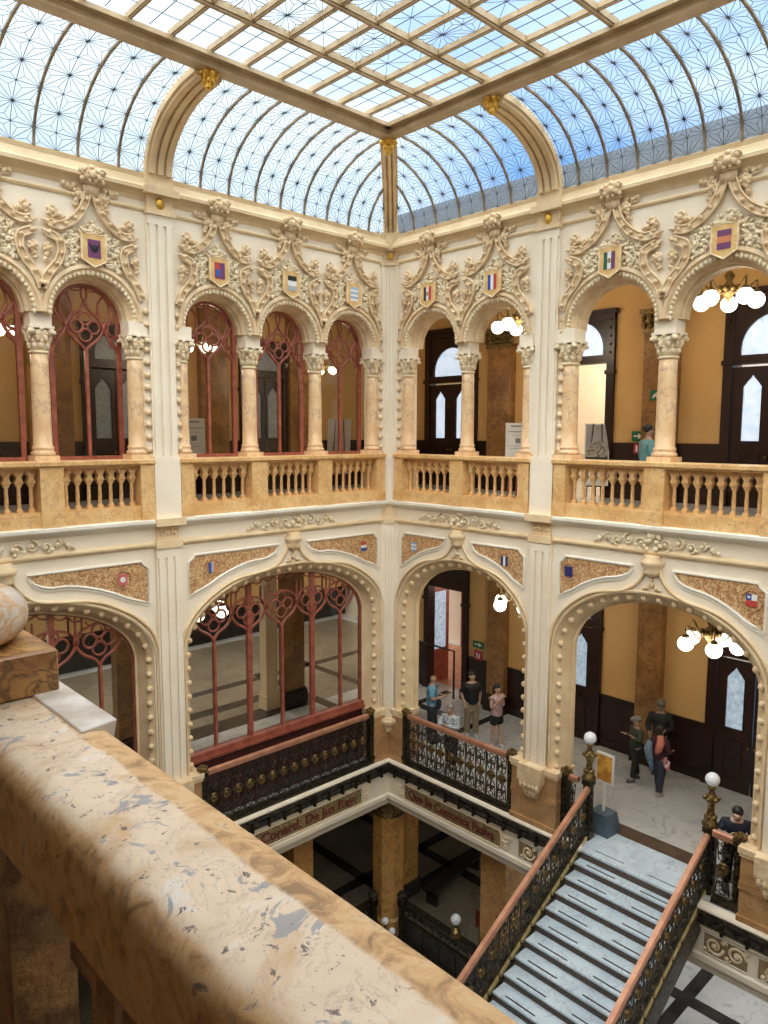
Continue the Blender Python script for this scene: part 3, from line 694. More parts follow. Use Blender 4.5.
# plinths
def plinth(fr, s0, s1, lab, v0=-.10):
    t = thing('marble_plinth', lab, 'plinth', kind='thing', group='ochre marble plinths along the gallery edge')
    b = B(fr); b.box(s0, s1, v0, .5, 0, 1.16); b.box(s0-.02, s1+.02, v0-.03, .5, 0, .10); b.box(s0-.015, s1+.015, v0-.02, .5, .56, .64); b.box(s0-.01, s1+.01, v0-.012, .5, .66, .70)
    b.build('plinth_block', 'plinth_stone', t)
    b = B(fr); b.box(s0-.04, s1+.04, v0-.05, .52, 1.20, 1.30); b.box(s0-.02, s1+.02, v0-.03, .5, 1.14, 1.20); b.build('plinth_cap', 'carved', t); return t
plinth(LW, 5.30, 6.40, 'ochre marble plinth under the left wall pilaster'); plinth(RW, 3.88, 4.98, 'ochre marble plinth under the right wall pilaster, left of the stair head')
plinth(RW, 8.56, 9.66, 'ochre marble plinth at the right edge, beside the leaning visitor'); plinth(LW, 0.0, .55, 'ochre marble plinth in the corner, left face', -.06); plinth(RW, 0.0, .55, 'ochre marble plinth in the corner, right face', -.06)
# ================================================================== UPPER ARCADE
def FR(fr, s, v, z=0):   # world location + rotation of a local (x along wall, y depth) frame
    return (tuple(fr((s, v, z))), 0 if fr is LW else -PI/2)
def make_ornament(k, name='carved_arch_gable'):
    """k = half the column spacing; local x along wall, y depth, z from the arch centre"""
    t = thing(name, 'x', 'carved gable')
    q = k/1.0; ro = k-.05; ri = k-.25
    # archivolt ring
    prof = [(ro+.07, -.01), (ro+.06, -.06), (ro+.0, -.07), (ro-.02, -.03), (ro-.11, .0), (ro-.13, .07), (ri+.03, .14), (ri+.03, .2), (ri, .24), (ri, .45), (ro+.02, .45)]
    b = B(); n = 32; m_ = len(prof); vs = []; fs = []
    for i in range(n+1):
        a = PI*i/n
        for r, y in prof: vs.append((r*math.cos(a), y, r*math.sin(a)))
    for i in range(n):
        for j in range(m_): fs.append((i*m_+j, i*m_+(j+1) % m_, (i+1)*m_+(j+1) % m_, (i+1)*m_+j))
    fs += [tuple(range(m_)), tuple(range(n*m_, (n+1)*m_))]
    b.add(vs, fs); b.build('archivolt', 'carved', t)
    b = B(); nb = int(PI*ro/.088)
    for i in range(nb+1):
        a = PI*(i+.0)/nb; b.ball(((ro-.075)*math.cos(a), -.015, (ro-.075)*math.sin(a)), .043, 6, 4, (1, 1, 1) if i % 2 else (.8, 1, 1.3))
    b.build('leaf_beading', 'carved_pale', t, smooth=True)
    def ribbon(b, pts, w, y0=-.11, y1=0.0):
        A = offset(pts, w/2); C = offset(pts, -w/2); b.strip(A, C, y0+.03, y1)
        for L in (A, C): b.tube([(x, y0+.02, z) for x, z in L], .02, 5)
    b = B(); bl = B()
    for sg in (-1, 1):
        low = bez([(1.0*q, .38), (.88*q, .62), (.70*q, .82), (.62*q, 1.03), (.66*q, 1.18), (.86*q, 1.27)], 6)
        upp = bez([(.84*q, 1.44), (.62*q, 1.42), (.36*q, 1.56), (.17*q, 1.78), (.075*q, 2.02)], 6)
        for pl in (low, upp):
            pl = [(sg*x, z) for x, z in pl]; ribbon(b, pl, .10*q+.02)
            acc = 0; nx = .08
            for i in range(len(pl)-1):
                a, d = Vector(pl[i]), Vector(pl[i+1]); L = (d-a).length
                while nx <= acc+L:
                    p = a+(d-a)*((nx-acc)/L); bl.ball((p.x, -.12, p.y), .037, 6, 4); nx += .2
                acc += L
        # pointed horn tips
        for (x, z, dx, dz) in ((.84*q, 1.44, .12, .02), (.86*q, 1.27, .10, .03)):
            b.tube([(sg*x, -.06, z), (sg*(x+dx*.6), -.06, z+dz), (sg*(x+dx), -.06, z+dz*1.5)], [.05, .03, .008], 5)
    off_ = len(b.v); b.v += bl.v; b.f += [tuple(i+off_ for i in f_) for f_ in bl.f]; b.build('ribbon_scroll', 'carved', t)
    # leaf volutes
    rnd = random.Random(3)
    for sg in (-1, 1):
        for (x, z, r, d) in ((.76, 1.62, .095, 1), (.26, 1.98, .08, 1), (.86, 1.02, .075, -1)):
            b = B(); b.spiral((sg*x*q, z), r*q+.01, 1.4, PI*.5, sg*d, -.06, .035)
            for kk in range(6):
                a = kk*1.05+x*9; b.ball((sg*(x*q)+r*.85*math.cos(a), -.07, z+r*.85*math.sin(a)), .030*q+.004, 6, 4, (1, 1, 1.2))
            dx, dz = ((-.16, -.06) if z > 1.3 and x > .5 else (.04, -.17))
            b.spiral((sg*(x*q+dx), z+dz), .05, 1.1, 0, -sg*d, -.05, .022); b.ball((sg*(x*q+dx*.6), -.05, z+dz*.6), .05, 6, 4)
            b.build('leaf_volute', 'carved', t, smooth=True)
    b = B(); b.box(-.13, .13, -.10, 0, 2.0, 2.20); b.box(-.17, .17, -.14, 0, 2.17, 2.23)
    for kx, kz, r in ((0, 2.33, .085), (-.11, 2.30, .07), (.11, 2.30, .07), (-.19, 2.38, .045), (.19, 2.38, .045), (0, 2.45, .05), (-.1, 2.42, .045), (.1, 2.42, .045), (-.17, 2.25, .045), (.17, 2.25, .045), (-.05, 2.24, .04), (.05, 2.24, .04)):
        b.ball((kx, -.15, kz-.02), r, 8, 5, (1, .9, 1))
    for sg in (-1, 1): b.spiral((sg*.15, 2.36), .07, 1.2, 0, sg, -.19, .022)
    b.build('crown', 'carved', t, smooth=True)
    for sg in (-1, 1):
        b = B()
        for x, z, r in ((.26, 2.12, .065), (.37, 2.10, .05), (.45, 2.12, .035)): b.spiral((sg*x, z), r, 1.2, 0, sg, -.035, .024)
        b.tube([(sg*.15, -.03, 2.05), (sg*.3, -.04, 2.04), (sg*.48, -.03, 2.08)], .016, 4); b.build('crown_wing', 'carved', t, smooth=True)
    # pale leafy ground behind the shield
    b = B(); cnt = 0
    for i in range(700):
        x = rnd.uniform(-.62, .62)*q; z = rnd.uniform(.6, 1.62)
        r = math.hypot(x, z)
        if r < ro+.10 or z > 1.40+.9*max(0, .30*q-abs(x)) or (abs(x) < .2 and .82 < z < 1.36) or abs(x) > .58*q: continue
        b.ball((x, -.02-rnd.random()*.02, z), rnd.uniform(.02, .042), 5, 4, (1.2, 1, 1)); cnt += 1
        if cnt % 6 == 0: b.spiral((x, z), .05, 1.0, rnd.uniform(0, 6), 1, -.035, .014, 4, 7)
    b.build('leafy_ground', 'carved_pale', t, smooth=True)
    sh = [(-.20, 1.36), (-.20, .94), (0, .83), (.20, .94), (.20, 1.36), (.10, 1.34), (0, 1.37), (-.10, 1.34)]
    b = B(); b.prism(sh, -.12, -.02); b.build('shield_board', 'shield_gold', t)
    b = B(); b.tube([(x*1.04, -.115, 1.1+(z-1.1)*1.04) for x, z in sh], .016, 5, True); b.build('shield_border', 'carved_pale', t)
    return t

protos = {}
SH = {('L', 0): ('v', 'red', 'purple'), ('L', 1): ('h', 'black', 'white', 'grey'), ('L', 2): ('h', 'sky', 'white', 'sky', 'white', 'sky', 'white'), ('L', 3): ('d', 'purple', 'black'),
      ('R', 0): ('v', 'black', 'white', 'red'), ('R', 1): ('v', 'blue', 'white', 'red'), ('R', 2): ('v', 'green', 'white', 'purple'), ('R', 3): ('h', 'purple', 'orange', 'purple'), ('L', 4): ('v', 'blue', 'white')}
LB_ = {('L', 0): 'carved gable beside the left pilaster with a red and purple quartered shield', ('L', 1): 'carved gable of the middle left arch with a black, white and grey shield', ('L', 2): 'carved gable nearest the corner on the left wall, blue and white striped shield',
       ('L', 3): 'carved gable at far left with a dark eagle on a yellow shield', ('L', 4): 'carved gable cut by the left edge of the picture', ('R', 0): 'small carved gable right of the corner with a black, white and red shield', ('R', 1): 'carved gable on the right wall with a blue, white and red striped shield',
       ('R', 2): 'large carved gable with a green, white and dark red shield bearing an emblem', ('R', 3): 'large carved gable at far right with a purple and ochre shield'}
def place_gables():
    lst = [('L', i, LW, 2.95+.8575*2*(i-1)*-1, .8575) for i in range(3)]
    lst = [('L', 0, LW, 4.665, .8575), ('L', 1, LW, 2.95, .8575), ('L', 2, LW, 1.235, .8575), ('L', 3, LW, 7.085, .8575), ('L', 4, LW, 8.80, .8575),
           ('R', 0, RW, 1.315, .905), ('R', 1, RW, 3.125, .905), ('R', 2, RW, 5.765, 1.005), ('R', 3, RW, 7.775, 1.005)]
    for w, i, fr, s, k in lst:
        loc, rz = FR(fr, s, 0, ZA)
        if k not in protos: o = make_ornament(k); protos[k] = o; KID.pop(o.name, None); KID[o.name] = [(c, []) for c in bpy.data.objects if c.parent == o]; first = True
        else: o = dup(protos[k], (0, 0, 0)); first = False
        o.location = loc; o.rotation_euler = (0, 0, rz); o['label'] = LB_[(w, i)]; o['group'] = 'carved gables above the upper arches'
        bpy.context.view_layer.update()
        # painted field in the local frame
        def loc_fr(p): return Vector((p[0], p[1], p[2]))
        e = SH[(w, i)]; fake = loc_fr
        emblem(fake, o, e, 0, 1.12, .22, .30, -.122)
        if e[-1] in ('white', 'red', 'purple') and e[0] == 'v' and len(e) == 4 and e[1] != 'blue':
            b = B(); b.ball((0, -.13, 1.12), .035, 6, 4, (1, .3, 1.4)); b.build('emblem_crest', flat('crest', (.35, .22, .08)), o)
        if i == 3 and w == 'L':
            b = B(); b.ball((0, -.135, 1.12), .03, 6, 4, (1, .3, 1.8)); b.tube([(-.08, -.135, 1.2), (-.04, -.135, 1.12), (0, -.135, 1.14), (.04, -.135, 1.12), (.08, -.135, 1.2)], .012, 4); b.build('eagle_emblem', 'black', o)
        if w == 'L' and i == 0:
            b = B(); b.box(-.09, 0, -.14, -.125, 1.0, 1.14); b.build('blue_quarter', flat('quarter_blue', (.05, .12, .45)), o)
place_gables()
# ------------------------------------------------------------------ columns
def make_column():
    t = thing('marble_column', 'x', 'column', kind='thing')
    b = B(); b.box(-.22, .22, -.22, .22, 0, .09); b.build('plinth', 'column', t)
    b = B(); b.lathe([(.20, .09), (.22, .11), (.22, .14), (.19, .17), (.185, .19), (.20, .21), (.19, .24), (.17, .26), (.168, .6), (.166, 1.1), (.158, 1.6), (.155, 1.80)], n=20); b.build('shaft', 'column', t, smooth=True)
    b = B(); b.lathe([(.17, 1.79), (.185, 1.81), (.17, 1.835)], n=16)
    b.lathe([(.15, 1.83), (.155, 1.95), (.18, 2.08), (.22, 2.17)], n=16)
    for r, z, n, o_, rr in ((.165, 1.93, 8, 0, .05), (.195, 2.05, 8, .39, .048)):
        for k in range(n): a = 2*PI*k/n+o_; b.ball((r*math.cos(a), r*math.sin(a), z), rr, 6, 4, (1, 1, 1.5)); b.ball(((r+.03)*math.cos(a), (r+.03)*math.sin(a), z+.06), rr*.6, 6, 4)
    for sx in (-1, 1):
        for sy in (-1, 1): b.ball((sx*.18, sy*.18, 2.15), .065, 8, 5); b.ball((sx*.22, sy*.22, 2.13), .035, 6, 4)
    for sx, sy in ((0, -1), (0, 1), (1, 0), (-1, 0)): b.ball((sx*.20, sy*.20, 2.19), .045, 6, 4)
    b.build('capital', 'carved_pale', t, smooth=True)
    b = B(); b.box(-.225, .225, -.225, .225, 2.20, 2.24); b.box(-.19, .19, -.19, .19, 2.24, 2.46); b.build('impost', 'plaster', t)
    return t
cols = [(LW, 5.43, .12, 'left wall column beside the tall pilaster, flanking the first arch right of it'), (LW, 3.81, .24, 'left wall column between the first and second glazed arches right of the pilaster'),
        (LW, 2.09, .24, 'left wall column between the second and third glazed arches, nearer the corner'), (LW, .47, .12, 'left wall column closest to the corner pilaster'),
        (LW, 6.32, .12, 'left wall column just left of the tall pilaster'), (LW, 7.94, .24, 'left wall column between the two arches at far left'),
        (RW, .50, .12, 'right wall column closest to the corner pilaster'), (RW, 2.22, .24, 'right wall column between the two narrow arches, in front of the dark doorway'), (RW, 3.95, .12, 'right wall column mostly hidden by the fluted pilaster'),
        (RW, 4.88, .12, 'right wall column just right of the fluted pilaster, beside a framed picture'), (RW, 6.77, .24, 'thick right wall column beside the man in the teal shirt')]
pc = make_column(); KID[pc.name] = [(c, []) for c in bpy.data.objects if c.parent == pc]
for i, (fr, s, v, lab) in enumerate(cols):
    o = pc if i == 0 else dup(pc, (0, 0, 0)); o.location = fr((s, v, 7.606)); o['label'] = 'marble ' + lab; o['group'] = 'marble columns of the upper arcade'
    k = .86 if s < 4.5 or fr is LW else 1.0
    if fr is LW: k = .90
    o.scale = (k, k, 1)
# vertical rows of balls beside the end columns
def ball_row(fr, s, lab):
    t = thing('ball_moulding', lab, 'moulding', kind='thing', group='ball mouldings beside the end columns')
    for k in range(12): ball_part(t, fr((s, -.035, 7.78+.225*k)), .055)
    b = B(fr); b.tube([(s-.07, -.01, 7.65), (s-.07, -.01, 10.1)], .012, 4); b.tube([(s+.07, -.01, 7.65), (s+.07, -.01, 10.1)], .012, 4); b.build('fillet', 'trim', t)
    b = B(fr); c0 = None
    return t
ball_row(LW, .335, 'row of stone balls on the left wall beside the corner'); ball_row(LW, 5.55, 'row of stone balls right of the left wall pilaster'); ball_row(LW, 6.16, 'row of stone balls left of the left wall pilaster')
ball_row(RW, .335, 'row of stone balls on the right wall beside the corner'); ball_row(RW, 4.77, 'row of stone balls right of the right wall pilaster')
# ------------------------------------------------------------------ stone balustrades
def balustrade(fr, cs, p0, p1, lab):
    t = thing('stone_balustrade', lab, 'balustrade', kind='thing', group='ochre marble balustrades of the upper gallery')
    a, z = p0+.25, p1-.25
    b = B(fr); b.box(a, z, -.10, .30, 6.5, 6.72); b.box(a, z, -.08, .26, 6.70, 6.76); b.build('base_course', 'ochre_stone', t)
    b = B(fr); b.box(a, z, -.16, .36, 7.52, 7.606); b.box(a, z, -.12, .32, 7.49, 7.53); b.build('handrail', 'ochre_stone', t, bevel=.012)
    # pedestals
    mids = []
    for i, c in enumerate(cs):
        hw = .19 if 0 < i < len(cs)-1 else .13; s0, s1 = max(a, c-hw), min(z, c+hw); mids.append((s0, s1))
        b = B(fr); b.box(s0, s1, -.12, .30, 6.5, 7.5); b.box(s0-.01, s1+.01, -.135, .31, 6.5, 6.74)
        if s1-s0 > .4: b.tube([(s0+.07, -.125, 6.82), (s1-.07, -.125, 6.82), (s1-.07, -.125, 7.42), (s0+.07, -.125, 7.42)], .014, 4, True)
        b.build('pedestal', 'ochre_stone', t)
    first = None
    for (m0, m1), (n0, n1) in zip(mids[:-1], mids[1:]):
        w = n0-m1; n = max(3, round(w/.205)); d = w/n
        for k in range(n):
            s = m1+d*(k+.5)
            if first is None:
                b = B(); b.box(-.045, .045, -.045, .045, 0, .05); b.lathe([(.045, .05), (.030, .09), (.034, .2), (.028, .40), (.032, .42)], n=8); b.frustum((0, 0), .42, .50, (.030, .030), (.062, .055)); b.box(-.068, .068, -.06, .06, .49, .515)
                first = b.build('baluster', 'ochre_stone', t, smooth=False); o = first
            else: o = first.copy(); col.objects.link(o); o.parent = t
            o.location = fr((s, .08, 6.76))
        b = B(fr)
        for k in range(n+1):   # trefoil tops: a band with pointed openings
            sc = m1+d*k
            P = []
            l, r = (sc-d/2, sc+d/2)
            l, r = max(l, m1), min(r, n0)
            P = [(l, 7.50), (l, 7.275)]
            if k == 0: P = [(m1, 7.50), (m1, 7.46)]
            else: P = [(sc-d/2, 7.50), (sc-d/2, 7.275), (sc-d/2+.062, 7.275), (sc-d/2+.040, 7.33), (sc-.055, 7.36), (sc-.02, 7.41), (sc, 7.46)]
            if k == 0: P = [(m1, 7.50), (m1, 7.46), (m1+.02, 7.41), (m1+.055, 7.36), (m1+d/2-.04, 7.33), (m1+d/2-.062, 7.275), (m1+d/2, 7.275), (m1+d/2, 7.50)]
            elif k == n: P = P
            else: P += [(sc+.02, 7.41), (sc+.055, 7.36), (sc+d/2-.040, 7.33), (sc+d/2-.062, 7.275), (sc+d/2, 7.275), (sc+d/2, 7.50)]
            if k == n: P = [(n0-d/2, 7.50), (n0-d/2, 7.275), (n0-d/2+.062, 7.275), (n0-d/2+.04, 7.33), (n0-.055, 7.36), (n0-.02, 7.41), (n0, 7.46), (n0, 7.50)]
            b.prism(P, .02, .14)
        b.build('trefoil_band', 'ochre_stone', t)
    return t
balustrade(LW, [.40, 2.09, 3.81, 5.45], 0, 5.85, 'ochre marble balustrade under the three glazed arches beside the corner')
balustrade(LW, [6.25, 7.94, 9.66, 11.3], 5.85, 11.70, 'ochre marble balustrade left of the left wall pilaster')
balustrade(RW, [.40, 2.22, 4.0], 0, 4.43, 'ochre marble balustrade under the two narrow open arches')
balustrade(RW, [4.85, 6.77, 8.7], 4.43, 9.11, 'ochre marble balustrade in front of the man in the teal shirt')
# ------------------------------------------------------------------ upper glazed windows (left wall)
def ring(c, r, y, n=20): return [(c[0]+r*math.cos(2*PI*i/n), y, c[1]+r*math.sin(2*PI*i/n)) for i in range(n)]
def make_upper_window(k):
    t = thing('window_1', 'x', 'window', kind='structure'); ri = k-.25; z0 = -2.45
    b = B(); A = [(ri+.03, z0)]+arc((0, 0), ri+.03, ri+.03, 0, PI, 24)+[(-ri-.03, z0)]; C = [(ri-.05, z0)]+arc((0, 0), ri-.05, ri-.05, 0, PI, 24)+[(-ri+.05, z0)]
    b.strip(A, C, -.03, .05); b.box(-ri, ri, -.04, .06, z0-.1, z0+.06); b.build('outer_frame', 'redwood', t)
    b = B(); b.box(-.028, .028, -.035, .035, z0, -.52); b.build('mullion', 'redwood', t)
    b = B(); r = .019
    T = lambda pts, rr=r: b.tube([(x, 0, z) for x, z in bez(pts, 5)], rr*1.4, 5)
    q = ri/.6
    for sg in (-1, 1):
        T([(0, -.54), (sg*.07*q, -.45), (sg*.20*q, -.34), (sg*.29*q, -.22), (sg*.32*q, -.10)], .023)
        T([(sg*ri*.97, -.58), (sg*.50*q, -.42), (sg*.40*q, -.28), (sg*.33*q, -.12)], .023)
        T([(sg*.32*q, -.10), (sg*.22*q, .06), (sg*.08*q, .17), (0, .30)], .02)
        T([(sg*.33*q, -.08), (sg*.46*q, .02), (sg*.54*q, .16)], .018)
        T([(sg*.33*q, -.08), (sg*.23*q, .12), (sg*.25*q, .32), (sg*.34*q, .44)], .016)
        T([(sg*.33*q, -.08), (sg*.43*q, .12), (sg*.42*q, .30), (sg*.34*q, .44)], .016)
        b.tube([(x, 0, z) for x, z in arc((sg*.52*q, -.13), .13*q, .13*q, 0, 2*PI, 12)], .023, 5)
        b.tube([(x, 0, z) for x, z in arc((sg*.50*q, -.36), .08*q, .08*q, 0, 2*PI, 10)], .019, 5)
        b.ball((sg*.325*q, -.02, -.10), .05, 6, 4, (1, .5, 1.3))
        T([(0, .30), (sg*.05*q, .42), (sg*.03*q, .56)], .015)
        b.tube([(sg*x*q, 0, z) for x, z in arc((.14, .56), .12, .07, PI, 2*PI, 6)], .014, 4)
    for dx, dz in ((0, .145), (0, -.145), (.145, 0), (-.145, 0)): b.tube(ring((dx*q, -.12+dz), .11*q, 0, 14), .024, 5, True)
    b.build('tracery', 'redwood', t, smooth=True)
    b = B(); P = [(ri-.03, z0+.03)]+arc((0, 0), ri-.03, ri-.03, 0, PI, 20)+[(-ri+.03, z0+.03)]; b.add([(x, .02, z) for x, z in P], [tuple(range(len(P)))]); b.build('pane', 'glass', t)
    return t
w0 = make_upper_window(.8575); KID[w0.name] = [(c, []) for c in bpy.data.objects if c.parent == w0]
for i, (s, lab) in enumerate([(4.665, 'red traceried arched window beside the left pilaster, globes showing behind'), (2.95, 'red traceried arched window, middle one of the three'), (1.235, 'red traceried arched window nearest the corner with a white easel behind'), (7.085, 'red traceried arched window left of the left pilaster'), (8.80, 'red traceried arched window cut by the left edge')]):
    o = w0 if i == 0 else dup(w0, (0, 0, 0)); o.name = 'window_%d' % (i+1); o.location = LW((s, .40, ZA)); o['label'] = lab
# ------------------------------------------------------------------ lower glazed screens (left wall)
def lower_screen(nm, c, p0, p1, lab):
    t = thing(nm, lab, 'window', kind='structure'); H = (p1-p0)/2; wi = H-.55; zs, za = 3.75, 5.02; y = .44
    I = arch_pts(c, wi+.02, zs, za); J = arch_pts(c, wi-.05, zs, za-.06)
    b = B(LW); b.strip([(c+wi+.02, 1.45)]+I+[(c-wi-.02, 1.45)], [(c+wi-.05, 1.45)]+J+[(c-wi+.05, 1.45)], y-.03, y+.05); b.build('outer_frame', 'redwood', t)
    b = B(LW); b.box(c-wi, c+wi, y-.12, y+.08, 1.38, 1.50); b.box(c-wi, c+wi, y-.17, y+.08, 1.33, 1.39); b.build('sill', 'redwood', t)
    b = B(LW); b.box(c-wi, c+wi, y-.08, y+.04, 0, 1.34); b.build('lower_panel', 'redwood_dark', t)
    for k in (-2, -1, 0, 1, 2):
        w = .055 if abs(k) == 1 else .026; m = .8575*k; b = B(LW); zt = zs+(za-zs)*math.sin(math.acos(max(-1, min(1, m/wi))))**.93 if abs(k) == 1 else 3.80
        b.box(c+m-w, c+m+w, y-.045, y+.045, 1.48, zt)
        if abs(k) == 1:
            for zz in range(18): b.ball((c+m, y-.05, 1.6+.17*zz), .022, 5, 4)
        b.build('mullion', 'redwood', t)
    b = B(LW)
    T = lambda pts, rr=.022: b.tube([(c+x, y, z) for x, z in bez(pts, 5)], rr*1.25, 5)
    zc = 4.28
    def ztop(x): return zs+(za-zs)*max(0, 1-(x/wi)**2)**.465
    for k in range(-2, 3):
        m = .8575*k
        for dx, dz in ((0, .17), (0, -.17), (.17, 0), (-.17, 0)):
            if ztop(m+dx) > zc+dz+.06: b.tube([(p[0]+c, p[1], p[2]) for p in ring((m+dx, zc+dz), .13, y, 14)], .026, 5, True)
        for sg in (-1, 1):
            e = .43
            T([(m, 3.80), (m+sg*.10, 3.92), (m+sg*.28, 4.03), (m+sg*.39, 4.16), (m+sg*e, 4.30)], .026)
            if ztop(m+sg*.3) > 4.6: T([(m+sg*e, 4.32), (m+sg*.34, 4.48), (m+sg*.16, 4.56), (m, 4.60)], .02)
            for q2 in (-.12, 0, .12):
                zz = ztop(m+sg*e+q2)
                if zz > 4.55: T([(m+sg*e, 4.32), (m+sg*e+q2*.9, 4.45), (m+sg*e+q2, min(zz, 4.78))], .016)
            if ztop(m+sg*e) > 4.3: b.ball((c+m+sg*e, y-.02, 4.31), .065, 6, 4, (1, .5, 1.3))
    x = -wi+.35
    while x < wi-.5:
        zz = ztop(x+.14)-.04; b.tube([(c+x+.14+.13*math.cos(a), y, zz+.10*math.sin(a)) for a in [PI+PI*i/7 for i in range(8)]], .022, 4); x += .28
    b.build('tracery', 'redwood', t, smooth=True)
    P = [(c+wi-.03, 1.45)]+arch_pts(c, wi-.03, zs, za-.03)+[(c-wi+.03, 1.45)]
    b = B(LW); b.add([(x_, y+.02, z) for x_, z in P], [tuple(range(len(P)))]); b.build('pane', 'glass', t); return t
lower_screen('window_6', 2.925, 0, 5.85, 'wide red traceried glass screen beside the corner above the bronze railing')
lower_screen('window_7', 8.75, 5.85, 11.70, 'wide red traceried glass screen partly hidden by the near handrail')
# ================================================================== DOORS, PIERS, LAMPS
def panelled_door(fr, v, sc, z0, W, zt, nm, lab, transom=True, open_=False, glassm='frosted', group=None):
    t = thing(nm, lab, 'door', kind='structure'); h = W/2
    b = B(fr)
    for sg in (-1, 1):
        a = sorted((sc+sg*h, sc+sg*(h-.20))); b.box(a[0], a[1], v-.10, v+.2, z0, zt); b.box(a[0]-.03, a[1]+.03, v-.14, v+.2, z0, z0+.3); b.box(a[0]-.03, a[1]+.03, v-.14, v, z0+(zt-z0)*.66, z0+(zt-z0)*.66+.1)
        for k in range(5): b.ball((sc+sg*(h-.10), v-.11, zt-.25-.2*k), .03, 6, 4)
    b.box(sc-h-.06, sc+h+.06, v-.18, v+.2, zt-.10, zt); b.box(sc-h, sc+h, v-.12, v+.2, zt-.25, zt-.10)
    zl = z0+3.05 if not open_ else z0+3.3
    if transom: b.box(sc-h+.2, sc+h-.2, v-.10, v+.15, zl+.05, zl+.25)
    b.build('frame', 'wood', t)
    iw = h-.20
    if transom:
        zc = zl+.40; r = iw-.14
        b = B(fr); P = [(sc-iw, zl+.2), (sc-iw, zt-.2), (sc+iw, zt-.2), (sc+iw, zl+.2), (sc+r, zl+.2), (sc+r, zc)]+arc((sc, zc), r, r, 0, PI, 16)[1:]+[(sc-r, zl+.2)]
        b.prism(P, v-.04, v+.06); b.build('transom_frame', 'wood', t)
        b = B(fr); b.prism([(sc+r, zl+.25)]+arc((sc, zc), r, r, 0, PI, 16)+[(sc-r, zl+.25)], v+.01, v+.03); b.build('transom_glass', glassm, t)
    else:
        b = B(fr); b.box(sc-iw, sc+iw, v-.04, v+.1, zl, zt-.2); b.build('overdoor_panel', 'wood', t)
    if not open_:
        for sg in (-1, 1):
            c = sc+sg*iw/2; gw = .19; b = B(fr); zb, zg = z0+1.45, z0+2.72
            P = [(c-iw/2+.01, z0+.02), (c-iw/2+.01, zl+.02), (c+iw/2-.01, zl+.02), (c+iw/2-.01, z0+.02)]
            # leaf with a pointed opening: left stile, right stile, rails
            b.box(c-iw/2+.01, c-gw, v-.05, v+.02, z0, zl); b.box(c+gw, c+iw/2-.01, v-.05, v+.02, z0, zl); b.box(c-gw, c+gw, v-.05, v+.02, z0, zb)
            b.prism([(c-gw, zl), (c-gw, zg-.10), (c-gw*.55, zg+.02), (c-.05, zg+.08), (c, zg+.16), (c+.05, zg+.08), (c+gw*.55, zg+.02), (c+gw, zg-.10), (c+gw, zl)], v-.05, v+.02)
            b.tube([(c-gw, v-.06, z0+.3), (c+gw, v-.06, z0+.3), (c+gw, v-.06, z0+1.2), (c-gw, v-.06, z0+1.2)], .02, 4, True)
            leaf = b.build('door_leaf', 'wood', t)
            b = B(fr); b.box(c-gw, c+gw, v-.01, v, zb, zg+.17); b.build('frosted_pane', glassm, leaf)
            b = B(fr); b.ball((sc+sg*.07, v-.08, z0+1.1), .035, 8, 5); b.build('door_knob', 'brass', leaf)
    return t
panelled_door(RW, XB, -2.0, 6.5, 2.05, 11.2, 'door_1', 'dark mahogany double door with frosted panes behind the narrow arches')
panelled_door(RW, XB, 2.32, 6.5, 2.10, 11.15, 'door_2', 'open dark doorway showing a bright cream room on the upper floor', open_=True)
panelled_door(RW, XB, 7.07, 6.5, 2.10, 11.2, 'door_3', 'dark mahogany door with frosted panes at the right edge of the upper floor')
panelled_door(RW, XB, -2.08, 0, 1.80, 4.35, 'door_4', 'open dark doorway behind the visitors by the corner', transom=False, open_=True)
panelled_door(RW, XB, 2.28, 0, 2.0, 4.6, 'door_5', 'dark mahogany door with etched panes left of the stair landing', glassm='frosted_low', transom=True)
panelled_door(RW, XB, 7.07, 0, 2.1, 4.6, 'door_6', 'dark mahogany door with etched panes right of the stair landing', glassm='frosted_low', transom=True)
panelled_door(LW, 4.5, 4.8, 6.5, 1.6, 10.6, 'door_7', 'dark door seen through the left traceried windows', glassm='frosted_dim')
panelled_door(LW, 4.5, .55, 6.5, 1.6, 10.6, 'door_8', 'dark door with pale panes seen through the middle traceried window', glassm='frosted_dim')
def pier(fr, s, v, z0, z1, w, lab, mt='pier', cap=True):
    t = thing('marble_pier', lab, 'pier', kind='thing'); h = w/2
    b = B(fr); b.box(s-h, s+h, v-.22, v+.1, z0+.5, z1-.55); b.build('shaft', mt, t)
    b = B(fr); b.box(s-h-.06, s+h+.06, v-.30, v+.1, z0, z0+.42); b.box(s-h-.03, s+h+.03, v-.26, v+.1, z0+.42, z0+.5); b.build('base', 'wood' if mt == 'pier' else mt, t)
    if cap:
        b = B(fr); b.box(s-h-.03, s+h+.03, v-.26, v+.1, z1-.55, z1-.45)
        for k in range(6):
            b.ball((s-h+w*k/5, v-.25, z1-.36), .09, 6, 4); b.ball((s-h+w*k/5, v-.28, z1-.2), .08, 6, 4)
        b.box(s-h-.08, s+h+.08, v-.34, v+.1, z1-.12, z1); b.build('capital', 'brass' if mt == 'pier' else 'carved', t)
    return t
pier(RW, -.06, XB, 6.5, 11.0, .82, 'brown marble pier behind the chandelier of the narrow arches'); pier(RW, 4.62, XB, 6.5, 11.0, .82, 'brown marble pier on the upper floor beside the man in the teal shirt')
pier(RW, 0.0, XB, 0, 5.9, .62, 'brown marble pier behind the visitors by the corner'); pier(RW, 4.65, XB, 0, 5.9, .62, 'brown marble pier behind the group at the stair landing')
pier(RW, 9.3, XB, 0, 5.9, .62, 'brown marble pier at the far right of the landing gallery')
